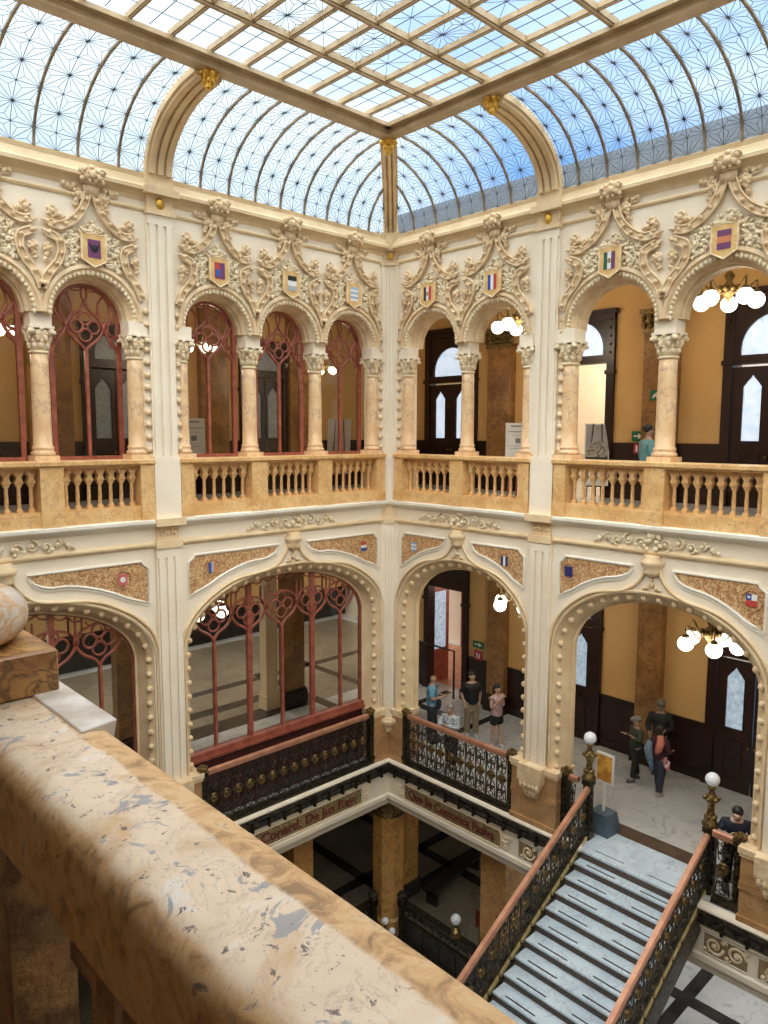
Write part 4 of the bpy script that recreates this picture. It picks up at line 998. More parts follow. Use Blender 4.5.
pier(LW, 2.2, 4.5, 6.5, 11.9, .8, 'brown marble pier seen through the first window right of the left pilaster'); pier(LW, 6.35, 4.5, 6.5, 11.9, .95, 'brown marble pier seen through the far left window'); pier(LW, -.6, 4.5, 6.5, 11.9, .8, 'brown marble pier seen through the window nearest the corner')
pier(LW, -.35, 4.6, 0, 6.05, .7, 'dark brown marble pier seen through the wide lower screen'); pier(LW, .30, 4.85, 0, 6.05, .40, 'slim cream pier seen through the wide lower screen', 'trim', False)
pier(LW, 4.7, 4.6, 0, 6.05, .7, 'dark brown marble pier behind the left part of the lower screen'); pier(LW, 8.8, 4.6, 0, 6.05, .7, 'dark brown marble pier behind the hidden lower screen')
# chandeliers
def make_chandelier():
    t = thing('globe_chandelier', 'x', 'chandelier', kind='thing')
    b = B(); b.tube([(0, 0, .2), (0, 0, 1.0)], .02, 6); b.lathe([(.03, .55), (.10, .45), (.05, .35), (.14, .25), (.18, .18), (.10, .10), (.04, .02), (.02, -.05)], n=12)
    for k in range(8): a = PI*k/4; b.ball((.17*math.cos(a), .17*math.sin(a), .22), .05, 6, 4, (1, 1, 1.4))
    b.build('stem', 'brass', t, smooth=True)
    for k in range(5):
        a = 2*PI*k/5+.35; R = .50; b = B(); c, s = math.cos(a), math.sin(a)
        b.tube([(r*c, r*s, z) for r, z in bez([(.12, .2), (.25, .10), (.40, .28), (.50, .36), (R, .20)], 4)], .018, 5); b.lathe([(.03, .20), (.07, .17), (.08, .13)], (R*c, R*s), 8)
        arm = b.build('arm', 'brass', t)
        g = B(); g.ball((R*c, R*s, 0), .155, 16, 10); g.build('glass_globe', 'globe', arm, smooth=True)
    return t
ch = make_chandelier()
CH = [(RW, 6.95, 2.2, 10.62, 'lit globe chandelier in the large arch at upper right'), (RW, 2.10, 2.2, 10.62, 'lit globe chandelier in the narrow arch left of the fluted pilaster'), (RW, 6.95, 2.2, 3.95, 'lit globe chandelier above the stair landing'), (RW, 2.25, 2.2, 3.95, 'lit globe chandelier above the visitors by the corner'),
      (LW, 3.75, 2.3, 10.0, 'lit globe chandelier seen through the first traceried window right of the pilaster'), (LW, .2, 2.3, 9.7, 'lit globe chandelier seen through the window nearest the corner'), (LW, 3.9, 2.2, 4.0, 'lit globe chandelier behind the wide lower screen'), (LW, 8.3, 2.2, 4.1, 'lit globe chandelier behind the far left lower screen'), (LW, 8.0, 2.3, 10.0, 'lit globe chandelier behind the far left upper windows')]
for i, (fr, s, v, z, lab) in enumerate(CH):
    o = ch if i == 0 else dup(ch, (0, 0, 0)); o.location = fr((s, v, z)); o.rotation_euler = (0, 0, .4*i); o['label'] = lab; o['group'] = 'globe chandeliers of the galleries'
    e = 60 if z > 6 else 60
    if fr is LW:
        e = 40 if z > 6 else 9
        if z > 6: o.scale = (.6, .6, .6)
    l = lamp('chandelier_light', 'POINT', fr((s, v, z-.05)), e, (1, .84, .62), .45)
for p, e, c in (((6.8, 1.6, 3.2), 90, (1, .75, .62)), ((6.8, -2.3, 10.3), 260, (1, .92, .78)), ((6.8, 2.0, 10.5), 60, (1, .9, .8)), ((-2, 8.2, 4.8), 9, (1, .85, .62)), ((3, 9.5, 4.8), 12, (1, .85, .62)), ((4.5, -2, -1.2), 22, (1, .85, .65)), ((-1, 4, -1.2), 12, (1, .85, .65)), ((3, -8, -1.2), 90, (.9, .95, 1))): lamp('room_lamp', 'POINT', p, e, c, .4)
# pink room behind door 4
t = thing('door_leaf_open', 'open glazed pink-red door leaf in the lower doorway by the corner', 'door', kind='thing')
b = B(); b.box(4.75, 5.55, 2.92, 2.98, 0, 1.1); b.box(4.75, 4.87, 2.92, 2.98, 1.1, 3.2); b.box(5.43, 5.55, 2.92, 2.98, 1.1, 3.2); b.box(4.87, 5.43, 2.92, 2.98, 3.0, 3.2); b.build('leaf_frame', 'redwood', t)
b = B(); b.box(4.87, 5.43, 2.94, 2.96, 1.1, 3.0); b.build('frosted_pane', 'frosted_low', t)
b = B(); b.box(8.6, 8.8, -2, 5, 0, 3.4); 
for k in range(7): b.box(8.55, 8.6, -1.8+.95*k, -1.6+.95*k, 0, 3.4)
struct(b, 'wall_pink_panelling', 'redwood')
b = B(); b.box(5, 8.6, -2, 7, 0, .01); struct(b, 'floor_parquet', 'copper')
def chair(x, y, rz, lab):
    t = thing('wooden_chair', lab, 'chair', (x, y, .01), rz)
    b = B(); b.box(-.22, .22, -.22, .22, .42, .47); b.build('seat', 'redwood', t)
    for i in (-1, 1):
        for j in (-1, 1): b = B(); b.box(i*.2-.02, i*.2+.02, j*.2-.02, j*.2+.02, 0, .42 if j < 0 else .95); b.build('leg', 'redwood', t)
    b = B(); b.box(-.2, .2, .18, .22, .62, .92); b.build('backrest', 'redwood', t)
chair(7.0, 1.6, 1.0, 'red-brown wooden chair inside the room behind the lower doorway')
# barrier inside the doorway
t = thing('black_barrier', 'low black metal barrier across the lower doorway by the corner', 'barrier')
b = B(); b.tube([(4.2, 3.0, 1.5), (4.2, 1.5, 1.5), (4.2, 1.5, 0)], .035, 6); b.build('top_rail', 'black', t)
b = B(); b.tube([(4.2, 3.0, 0), (4.2, 3.0, 1.5)], .03, 6); b.build('post', 'black', t)
# ================================================================== IRONWORK
def make_unit():
    b = B(); b.box(-.145, -.123, -.014, .014, 0, 1.0)
    for z in (.10, .90): b.tube([(.045*math.cos(a)*1.3, 0, z+.045*math.sin(a)) for a in [2*PI*i/8 for i in range(8)]], .011, 4, True)
    for sg in (-1, 1):
        b.spiral((sg*.06, .76), .055, 1.1, PI/2, sg, 0, .014, 4, 9); b.spiral((sg*.06, .24), .055, 1.1, -PI/2, -sg, 0, .014, 4, 9)
        b.tube([(sg*.115, 0, .06), (sg*.09, 0, .34), (sg*.03, 0, .40)], .012, 4); b.tube([(sg*.115, 0, .94), (sg*.09, 0, .66), (sg*.03, 0, .60)], .012, 4)
        b.ball((sg*.10, 0, .90), .02, 5, 4); b.ball((sg*.10, 0, .10), .02, 5, 4); b.ball((sg*.11, 0, .5), .022, 5, 4)
    b.box(-.012, .012, -.012, .012, .14, .40); b.box(-.012, .012, -.012, .012, .60, .86)
    b.box(-.14, .15, -.016, .016, .0, .03); b.box(-.14, .15, -.016, .016, .97, 1.0)
    for z in (.33, .67, .20, .80): b.ball((0, 0, z), .026, 6, 4)
    m = B()
    for sg in (-1, 1): m.lathe([(.012, sg*.040), (.035, sg*.032), (.045, sg*.016), (.058, sg*.012), (.072, sg*.034), (.088, sg*.034), (.098, sg*.010), (.098, 0)], (0, .50), 12, 'y')
    return b, m
ub, um = make_unit()
def iron_post(b, x, y, z0=0, z1=1.2, w=.085):
    b.box(x-w, x+w, y-w, y+w, z0, z0+.18); b.box(x-w*.75, x+w*.75, y-w*.75, y+w*.75, z0+.18, z1-.1); b.box(x-w, x+w, y-w, y+w, z1-.1, z1)
    for k in range(6): b.ball((x, y-w*.8, z0+.25+k*.14), .03, 5, 4); b.ball((x-w*.8, y, z0+.25+k*.14), .03, 5, 4)
def post_top(b, x, y, z):
    b.box(x-.10, x+.10, y-.10, y+.10, z, z+.04)
    for k in range(8): a = PI*k/4; b.ball((x+.08*math.cos(a), y+.08*math.sin(a), z+.08), .04, 6, 4)
    b.ball((x, y, z+.11), .06, 6, 4)
def iron_railing(fr, s0, s1, lab, v=.0, posts=(True, True), n=None, z=0.0):
    t = thing('iron_railing', lab, 'railing', kind='thing')
    b = B(fr); b.box(s0+.09, s1-.09, v-.06, v+.06, z, z+.10); b.box(s0+.09, s1-.09, v-.09, v+.07, z, z+.045); b.build('base_rail', 'bronze', t)
    b = B(fr); b.box(s0+.05, s1-.05, v-.055, v+.055, z+1.18, z+1.25); b.tube([(s0+.05, v, z+1.25), (s1-.05, v, z+1.25)], .045, 8); b.build('handrail', 'copper', t, smooth=False)
    for s, p in ((s0, posts[0]), (s1, posts[1])):
        if p:
            b = B(fr); iron_post(b, s, v, z, z+1.26); po = b.build('post', 'bronze', t); b = B(fr); post_top(b, s, v, z+1.26); b.build('acanthus_cap', 'brass', po)
    L = s1-s0-.2; n = n or max(1, round(L/.30)); d = L/n; f1 = None
    for k in range(n):
        s = s0+.1+d*(k+.5)
        if f1 is None: f1 = ub.build('baluster', 'iron', t); f2 = um.build('medallion', 'brass', f1, smooth=True); o = f1
        else: o = f1.copy(); col.objects.link(o); o.parent = t; g = f2.copy(); col.objects.link(g); g.parent = o
        o.location = fr((s, v, z+.11)); o.rotation_euler = (0, 0, 0 if fr is LW else -PI/2); o.scale = (d/.29, 1, 1.07)
    return t
iron_railing(LW, .62, 5.22, 'dark bronze railing with round medallions below the wide red glass screen')
iron_railing(LW, 6.48, 11.0, 'dark bronze railing mostly hidden below the near handrail')
iron_railing(RW, .62, 3.80, 'dark iron railing with copper handrail in front of the four visitors')
iron_railing(RW, 5.06, 5.40, 'short iron railing between the marble plinth and the left stair lamp', .12, (True, False), 1)
iron_railing(RW, 7.96, 8.46, 'short iron railing beside the right stair lamp where a visitor leans', .12, (False, True), 1)
def stair_lamp(x, y, lab):
    t = thing('stair_lamp', lab, 'lamp', (x, y, 0), 0, 'globe lamps on the stair newels')
    b = B(); iron_post(b, 0, 0, 0, 1.22, .10); b.build('newel_post', 'bronze', t)
    b = B(); b.lathe([(.13, 1.22), (.15, 1.26), (.12, 1.31), (.10, 1.36), (.07, 1.44), (.055, 1.55), (.06, 1.62), (.10, 1.70), (.12, 1.74), (.07, 1.80), (.045, 1.86), (.05, 1.90), (.08, 1.94), (.06, 1.97)], n=12)
    for k in range(6): a = PI*k/3; b.ball((.11*math.cos(a), .11*math.sin(a), 1.74), .045, 6, 4); b.ball((.08*math.cos(a), .08*math.sin(a), 1.40), .035, 6, 4, (1, 1, 1.5))
    b.tube([(0, 0, 1.55), (.09, 0, 1.53), (.15, 0, 1.60)], [.03, .025, .01], 6)
    b.build('baluster_stem', 'brass', t, smooth=True)
    b = B(); b.ball((0, 0, 2.08), .125, 16, 10); b.build('glass_globe', 'globe_off', t, smooth=True); return t
stair_lamp(.30, -5.47, 'white globe lamp on the left newel of the staircase'); stair_lamp(.30, -7.88, 'white globe lamp on the right newel beside the leaning visitor')
# ================================================================== STAIRCASE
DX, DZ, NX = .312, .165, -.06
t = thing('marble_staircase', 'broad white marble staircase descending from the landing towards the lower left', 'staircase', kind='thing')
b = B(); b.box(NX-.0, .86, -7.78, -5.58, -.30, .006); b.build('landing', 'stair', t)
NS = 17; tr = None
for k in range(NS):
    x = NX-DX*k; z = -DZ*k
    r = B(); r.box(x-.015-(.12 if k == 0 else 0), x+.01, -7.72, -5.63, z-DZ, z-.035); r.build('riser', 'riser', t)
    if k:
        tt = B(); tt.box(x-.04, x+DX+.01, -7.72, -5.63, z-.035, z); tread = tt.build('tread', 'stair', t)
    else:
        tt = B(); tt.box(x-.14, x+.3, -7.72, -5.63, z-.035, z+.007); tread = tt.build('tread', 'stair', t)
    for ya, yb in ((-6.45, -5.85), (-7.55, -6.95)):
        q = B(); q.box(x+.035, x+.055, ya, yb, z+.0, z+.011); q.build('grip_strip', 'black', tread)
b = B(); xe = NX-DX*NS
for y0, y1 in ((-5.63, -5.40), (-7.94, -7.72)):
    b.add([(NX+.30, y, z) for y in (y0, y1) for z in (-.45, -.02)]+[(xe, y, z) for y in (y0, y1) for z in (-.45-DZ*(NS+1.1), -.02-DZ*(NS+1.1))], [(0, 1, 3, 2), (4, 5, 7, 6), (0, 1, 5, 4), (2, 3, 7, 6), (0, 2, 6, 4), (1, 3, 7, 5)])
b.build('stringer', 'iron', t)
b = B(); b.add([(NX+.3, y, -.45) for y in (-7.9, -5.45)]+[(xe, y, -.45-DZ*(NS+1)) for y in (-7.9, -5.45)]+[(NX+.3, y, -.30) for y in (-7.9, -5.45)]+[(xe, y, -.30-DZ*(NS+1)) for y in (-7.9, -5.45)], [(0, 1, 3, 2), (4, 5, 7, 6), (0, 1, 5, 4), (2, 3, 7, 6), (0, 2, 6, 4), (1, 3, 7, 5)]); b.build('underside', 'iron', t)
b = B(); b.box(xe-2, xe+.02, -8.6, -4.7, -DZ*NS-.25, -DZ*NS); b.build('half_landing', 'stair', t)
for y, lab in ((-5.50, 'left stair railing with copper handrail and brass cartouches'), (-7.87, 'right stair railing with copper handrail and brass cartouches')):
    t = thing('stair_railing', lab, 'railing', kind='thing', group='stair railings'); sl = DZ/DX; X0, X1 = .22, -5.1
    b = B()
    def H(x, base): return base+(x-.3)*sl
    for w, z0, z1 in ((.055, 1.06, 1.13), (.04, 1.12, 1.16)):
        b.add([(X, y+sy*w, H(X, z)) for X in (X0, X1) for sy in (-1, 1) for z in (z0, z1)], [(0, 1, 3, 2), (4, 6, 7, 5), (0, 4, 5, 1), (2, 3, 7, 6), (0, 2, 6, 4), (1, 5, 7, 3)])
    b.build('handrail', 'copper', t)
    b = B()
    for w, z0, z1 in ((.07, .02, .06), (.05, .22, .25)):
        b.add([(X, y+sy*w, H(X, z)) for X in (X0, X1) for sy in (-1, 1) for z in (z0, z1)], [(0, 1, 3, 2), (4, 6, 7, 5), (0, 4, 5, 1), (2, 3, 7, 6), (0, 2, 6, 4), (1, 5, 7, 3)])
    b.build('bottom_rail', 'bronze', t); f1 = None
    for k in range(NS-1):
        x = .06-DX*k
        if f1 is None:
            f1 = ub.build('baluster', 'iron', t); f2 = um.build('medallion', 'brass', f1, smooth=True)
            q = B(); q.prism([(-.12, .02), (-.13, .12), (-.06, .17), (0, .20), (.06, .26), (.13, .27), (.12, .16), (.02, .10)], -.045, .045); f3 = q.build('cartouche', 'cartouche', t); o = f1; c3 = f3
        else:
            o = f1.copy(); col.objects.link(o); o.parent = t; g = f2.copy(); col.objects.link(g); g.parent = o; c3 = f3.copy(); col.objects.link(c3); c3.parent = t
        o.location = (x, y, H(x, .24)); o.scale = (1.05, 1, .84); c3.location = (x, y, H(x, -.06))
# ================================================================== ENTABLATURE FRIEZES
def frieze(fr, s0, s1, txt, lab, flip):
    t = thing('lettered_frieze', lab, 'frieze', kind='thing')
    b = B(fr); b.box(s0, s1, -.035, -.02, -.90, -.54); b.build('gilt_ground', 'scroll_red', t)
    b = B(fr); b.tube([(s0, -.04, -.92), (s1, -.04, -.92), (s1+.06, -.04, -.72), (s1, -.04, -.52), (s0, -.04, -.52), (s0-.06, -.04, -.72)], .022, 5, True)
    for e, sg in ((s0, -1), (s1, 1)):
        b.spiral((e+sg*.16, -.62), .08, 1.2, 0, sg, -.04, .022); b.spiral((e+sg*.16, -.82), .08, 1.2, 0, -sg, -.04, .022); b.tube([(e+sg*.06, -.04, -.72), (e+sg*.2, -.05, -.72), (e+sg*.3, -.04, -.6)], .025, 5)
    b.build('scroll_border', 'carved_pale', t)
    cu = bpy.data.curves.new('lettering', 'FONT'); cu.body = txt; cu.size = .30; cu.extrude = .008; cu.offset = .006; cu.align_x = 'CENTER'; cu.align_y = 'CENTER'
    tmp = bpy.data.objects.new('lettering_tmp', cu); col.objects.link(tmp); bpy.context.view_layer.update()
    me = bpy.data.meshes.new_from_object(tmp.evaluated_get(bpy.context.evaluated_depsgraph_get())); bpy.data.objects.remove(tmp)
    w = max(v.co.x for v in me.vertices)-min(v.co.x for v in me.vertices); k = (s1-s0)*.90/w
    o = bpy.data.objects.new('lettering', me); col.objects.link(o); me.materials.clear(); me.materials.append(M['letter']); o.parent = t
    p = fr(((s0+s1)/2, -.045, -.72)); o.location = p; o.rotation_euler = (PI/2, 0, 0 if fr is LW else -PI/2); o.scale = (k, 1.0, 1)
M['letter'] = mat('dark_red_letters', (.20, .035, .02), (.12, .02, .015), 8, .5)
frieze(LW, .95, 4.6, 'Dr. Conard. De Jus Rey.', 'gilded frieze with dark red lettering below the left gallery edge', 0)
frieze(RW, .62, 3.55, 'Que Se Comunica Pasiva', 'gilded frieze with dark red lettering below the right gallery edge', 1)
def roundel_panel(fr, s0, s1, lab):
    t = thing('carved_frieze_panel', lab, 'frieze', kind='thing'); c = (s0+s1)/2; h = (s1-s0)/2
    b = B(fr); b.tube([(s0, -.03, -.92), (s1, -.03, -.92), (s1, -.03, -.52), (s0, -.03, -.52)], .02, 4, True)
    b.build('panel_border', 'ledge', t)
    b = B(fr); b.box(s0, s1, -.024, -.018, -.92, -.52); b.build('panel_ground', 'relief_ground', t)
    b = B(fr)
    n = max(1, round((s1-s0)/.42))
    for k in range(n):
        x = s0+(s1-s0)*(k+.5)/n
        b.spiral((x, -.72), .16, 1.6, 0, 1 if k % 2 else -1, -.03, .028, 5, 20); 
        for sg in (-1, 1): b.spiral((x+sg*.15, -.72+sg*.12), .06, 1.1, 0, sg, -.03, .018)
    b.build('scroll_relief', 'carved_pale', t, smooth=True)
roundel_panel(RW, 4.05, 4.55, 'small carved roundel panel below the marble plinth left of the stairs'); roundel_panel(RW, 8.0, 8.75, 'carved scroll panel below the gallery edge right of the stairs'); roundel_panel(RW, 8.9, 9.4, 'small carved roundel panel at the lower right edge')
# ================================================================== GROUND FLOOR
def oct_column(x, y, lab, r=.44, z0=-5, z1=-1.3):
    t = thing('octagonal_column', lab, 'column', (x, y, 0), 0, None)
    b = B(); b.lathe([(r*1.12, z0), (r*1.12, z0+.3), (r, z0+.36), (r, z1-.5)], n=8); b.build('shaft', 'orange', t)
    b = B(); b.lathe([(r*1.05, z1-.52), (r*1.12, z1-.46), (r*1.0, z1-.42), (r*1.05, z1-.15), (r*1.22, z1-.05), (r*1.22, z1)], n=16)
    for k in range(12): a = PI*k/6; b.ball((r*1.1*math.cos(a), r*1.1*math.sin(a), z1-.25), .09, 6, 4, (1, 1, 1.4))
    b.build('capital', 'brass', t)
M['orange'] = marble('orange_marble', (.62, .33, .09), (.46, .22, .055), (.26, .12, .04), 1.8, 3, .3, .03)
oct_column(.5, .5, 'octagonal orange marble column under the inner corner')
def sq_pier(x, y, lab, w=.28):
    t = thing('square_pier', lab, 'pier', (x, y, 0)); b = B(); b.box(-w, w, -w, w, -4.6, -1.3); b.build('shaft', 'orange', t); b = B(); b.box(-w-.06, w+.06, -w-.06, w+.06, -5, -4.55); b.build('base', 'stripe', t)
sq_pier(1.75, 1.15, 'orange marble pier just behind the octagonal column'); sq_pier(-2.3, .8, 'orange marble pier under the left gallery, above the near handrail'); sq_pier(.9, -2.95, 'orange marble pier under the right gallery beside the stairs', .36)
def ground_rail(fr, s0, s1, lab):
    t = thing('dark_balustrade', lab, 'balustrade', kind='thing'); v = .30
    b = B(fr); b.box(s0, s1, v-.10, v+.10, -4.02, -3.93); b.box(s0, s1, v-.06, v+.06, -4.42, -4.36); b.box(s0, s1, v-.12, v+.12, -5.02, -4.94); b.build('rails', 'bronze', t)
    s = s0+.2; b = B(fr)
    while s < s1-.1:
        b.spiral((s, -4.19), .09, 1.3, 0, 1, v-.03, .022); b.ball((s+.14, v, -4.19), .05, 6, 4); s += .28
    b.build('scroll_frieze', 'iron', t)
    b = B(fr); b.box(s0, s1, v-.03, v+.03, -4.94, -4.42); s = s0+.1
    while s < s1: b.box(s-.03, s+.03, v-.07, v-.03, -4.94, -4.42); s += .55
    b.build('panelled_base', 'pit', t)
    b = B(fr); iron_post(b, s0+.02, v-.1, -5, -3.9); post_top(b, s0+.02, v-.1, -3.9); b.ball((s0+.02, v-.1, -3.72), .14, 8, 5); b.build('wreath_post', 'bronze', t)
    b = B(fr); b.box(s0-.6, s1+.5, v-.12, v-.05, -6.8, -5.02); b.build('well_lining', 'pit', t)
ground_rail(RW, .30, 4.8, 'dark carved balustrade on the ground floor running right from the octagonal column'); ground_rail(LW, .30, 4.8, 'dark carved balustrade on the ground floor running left from the octagonal column')
t = thing('globe_lamp_standard', 'three-globe lamp standard in front of the octagonal column', 'lamp', (-.3, -.22, 0)); b = B(); b.lathe([(.14, -6.8), (.10, -6.6), (.05, -6.4), (.04, -4.7), (.07, -4.6), (.03, -4.55)], n=8); b.build('post', 'bronze', t)
for k, (dx, dy, dz) in enumerate(((0, 0, -4.22), (-.14, .12, -4.45), (.13, -.12, -4.50))): b = B(); b.ball((dx, dy, dz), .09, 12, 8); g = b.build('glass_globe', 'globe_off', t, smooth=True)
b = B(); b.tube([(0, 0, -4.6), (0, 0, -4.3)], .02, 5); b.tube([(0, 0, -4.6), (-.14, .12, -4.53)], .015, 5); b.tube([(0, 0, -4.6), (.13, -.12, -4.58)], .015, 5); b.build('branch', 'bronze', t)
t = thing('globe_lamp', 'single white globe lamp standing on the dark ground-floor balustrade', 'lamp', (.3, -2.05, 0)); b = B(); b.lathe([(.13, -3.93), (.10, -3.88), (.13, -3.80), (.05, -3.72), (.08, -3.66)], n=10); b.build('stand', 'brass', t); b = B(); b.ball((0, 0, -3.53), .13, 14, 9); b.build('glass_globe', 'globe_off', t, smooth=True)
t = thing('notice_stand', 'small notice on a dark stand on the ground floor near the stair handrail', 'sign', (.9, -2.3, -5)); b = B(); b.box(-.02, .02, -.12, .12, 1.1, 1.5); b.build('notice', 'letter', t); b = B(); b.tube([(0, 0, 0), (0, 0, 1.1)], .02, 6); b.lathe([(.15, 0), (.15, .03)], n=10); b.build('post', 'black', t)
t = thing('dark_bench', 'long dark wooden bench on the ground floor beyond the balustrade', 'bench', (3.0, .35, -5), R_(8)); b = B(); b.box(-1.3, 1.3, -.2, .2, .42, .5); b.build('seat', 'pit', t)
for sx in (-1.1, 1.1): b = B(); b.box(sx-.05, sx+.05, -.18, .18, 0, .42); b.build('leg', 'pit', t)
# ================================================================== SIGNS AND EASELS
def easel(loc, rz, lab, kind, h=1.0, w=.55, lift=.75, tilt=.18):
    t = thing('display_easel', lab, 'easel', loc, rz)
    b = B()
    for sg in (-1, 1): b.tube([(sg*.22, .0, 0), (sg*.10, .16*0+.12, lift+h)], .015, 5)
    b.tube([(0, .45, 0), (0, .12, lift+h-.1)], .015, 5); b.box(-w/2, w/2, -.06, .02, lift-.03, lift); b.build('stand', 'wood' if kind == 'photo' else 'redwood', t)
    def bd(nm, mt, x0, x1, z0, z1, dy, par):
        q = B(); y = lambda z: -.02+(z-lift)*tilt*.6; q.add([(x, y(z)+d, z) for x in (x0, x1) for z in (z0, z1) for d in (dy-.012, dy)], [(0, 1, 3, 2), (4, 6, 7, 5), (0, 4, 5, 1), (2, 3, 7, 6), (0, 2, 6, 4), (1, 5, 7, 3)]); return q.build(nm, mt, par)
    board = bd('board', 'white', -w/2, w/2, lift, lift+h, 0, t)
    if kind == 'notice':
        for z0, z1, x in ((.80, .815, .4), (.72, .725, .25), (.50, .505, .42), (.44, .448, .3), (.92, .945, .28)): bd('text_line', 'notice_grey', -w*x, w*x, lift+z0*h, lift+z1*h, -.008, board)
        bd('printed_picture', 'notice_grey', -.05, .07, lift+.56*h, lift+.66*h, -.008, board)
        q = B(); y = -.045+.15*.1; q.tube([(-.22, y, lift+.02), (-.20, y, lift+.14), (-.08, y, lift+.17), (-.04, y, lift+.24), (.02, y, lift+.27), (.08, y, lift+.22), (.14, y, lift+.15), (.22, y, lift+.12), (.24, y, lift+.02)], .02, 5); q.build('printed_arch', 'black', board)
    elif kind == 'photo':
        bd('printed_sky', 'photo_grey', -w/2+.03, w/2-.03, lift+.45*h, lift+h-.03, -.006, board)
        q = B(); z = lift+.46*h
        q.add([(-w/2+.05, -.01, z), (w/2-.05, -.01, z), (w/2-.05, .01, z+.26), (.05, .01, z+.40), (-.03, .01, z+.38), (-w/2+.05, .01, z+.22)], [(0, 1, 2, 3, 4, 5)]); q.build('printed_building', 'photo_stone', board)
        bd('printed_ground', 'photo_dark', -w/2+.03, w/2-.03, lift+.42*h, lift+.48*h, -.012, board)
    return t
M['notice_grey'] = flat('notice_grey', (.22, .22, .23)); M['photo_grey'] = flat('photo_grey', (.42, .42, .44)); M['photo_stone'] = mat('photo_stone', (.50, .46, .38), (.20, .19, .17), 14, .6, lo=.45, hi=.52); M['photo_dark'] = flat('photo_dark', (.06, .06, .065))
easel((2.2, -2.15, 6.5), R_(-52), 'white notice board on an easel in the narrow arch beside the pilaster', 'notice', 1.1, .58, .75)
easel((4.2, -3.10, 6.5), R_(-60), 'easel with an old photograph of a building in the bright upper doorway', 'photo', 1.55, .60, .30)
easel((-4.35, 1.6, 6.5), R_(-25), 'white notice on an easel behind the window right of the left pilaster', 'notice', 1.1, .5, .8)
easel((-.2, 1.7, 6.5), R_(160), 'blank back of a white board behind the window nearest the corner', 'blank', 1.4, .62, .55)
def wall_sign(loc, w, h, mt, lab, sym):
    t = thing('wall_sign', lab, 'sign', loc); b = B(); b.box(-.015, 0, -w/2, w/2, -h/2, h/2); b.build('plate', mt, t)
    b = B()
    if sym == 'arrow': b.add([(-.02, .10*w/.3, .02), (-.02, -.02, .02), (-.02, -.02, .07), (-.02, -.12*w/.3, 0), (-.02, -.02, -.07), (-.02, -.02, -.02), (-.02, .10*w/.3, -.02)], [(0, 1, 2, 3, 4, 5, 6)])
    elif sym == 'run': b.ball((-.02, -.03, .05), .02, 6, 4, (.3, 1, 1)); b.add([(-.02, -.06, .02), (-.02, .03, .03), (-.02, .07, -.07), (-.02, .03, -.07), (-.02, -.01, -.02), (-.02, -.06, -.08)], [(0, 1, 2, 3, 4, 5)])
    else: b.box(-.02, -.015, .02, .06, -.08, .08); b.box(-.02, -.015, -.07, -.03, -.08, .06)
    b.build('pictogram', 'white', t)
M['sign_green'] = flat('sign_green', (.01, .16, .07)); M['sign_red'] = flat('sign_red', (.42, .03, .06))
wall_sign((4.44, -4.06, 8.04), .30, .24, 'sign_green', 'green arrow exit sign left of the man in the teal shirt', 'arrow'); wall_sign((4.42, -4.10, 7.74), .24, .24, 'sign_red', 'small red fire sign under the green arrow sign', 'bars')
wall_sign((4.26, -4.55, 9.0), .24, .24, 'sign_green', 'green exit sign high on the brown marble pier of the upper floor', 'run'); wall_sign((4.44, .76, 1.82), .40, .20, 'sign_green', 'green exit sign above the man in the black shirt', 'arrow'); wall_sign((4.42, .74, 1.50), .30, .28, 'sign_red', 'small red fire sign under the green sign by the corner', 'bars')
t = thing('wall_sign', 'small green exit sign seen through the window nearest the corner', 'sign', (-1.05, 4.44, 8.72)); b = B(); b.box(-.12, .12, -.02, 0, -.1, .1); b.build('plate', 'sign_green', t); b = B(); b.box(-.02, .04, -.03, -.02, -.06, .06); b.build('pictogram', 'white', t)
t = thing('poster_stand', 'golden poster on a white post with a slate-blue weighted base by the stair head', 'sign', (.78, -5.55, 0)); b = B(); b.frustum((0, 0), 0, .42, (.27, .24), (.20, .18)); b.build('weighted_base', 'grey_blue', t)
b = B(); b.box(-.02, .02, -.025, .025, .42, 1.1); b.build('post', 'white', t)
b = B(); b.box(-.2, .2, -.02, .02, 1.02, 1.64); pb = b.build('board', 'white', t); b = B(); b.box(-.17, .17, -.027, -.02, 1.06, 1.60); b.build('golden_print', 'poster_gold', pb); b = B(); b.box(-.17, .17, .02, .027, 1.06, 1.60); b.build('golden_print', 'poster_gold', pb); t.rotation_euler = (0, 0, R_(-94))

# ================================================================== NEAR BALUSTRADE
t = thing('stone_handrail', 'weathered cream and orange marble handrail filling the lower left foreground', 'balustrade', kind='thing')
prof = [(-11.572, 7.12), (-11.572, 7.268), (-11.584, 7.284), (-11.63, 7.297), (-11.655, 7.300), (-11.795, 7.300), (-11.812, 7.298), (-11.828, 7.293), (-11.842, 7.284), (-11.853, 7.270), (-11.860, 7.252), (-11.862, 7.235), (-11.862, 7.20), (-11.862, 7.06), (-11.845, 7.045), (-11.60, 7.045)]
b = B(); n = len(prof); ys = [-16+.25*i for i in range(20)]+[-10.52]; vs = [(x, y, z) for y in ys for x, z in prof]
fs = [(k*n+i, k*n+(i+1) % n, (k+1)*n+(i+1) % n, (k+1)*n+i) for k in range(len(ys)-1) for i in range(n)]+[tuple(range(n)), tuple(range((len(ys)-1)*n, len(ys)*n))]
b.add(vs, fs); b.build('handrail', 'near_rail', t, smooth=True)
first = None
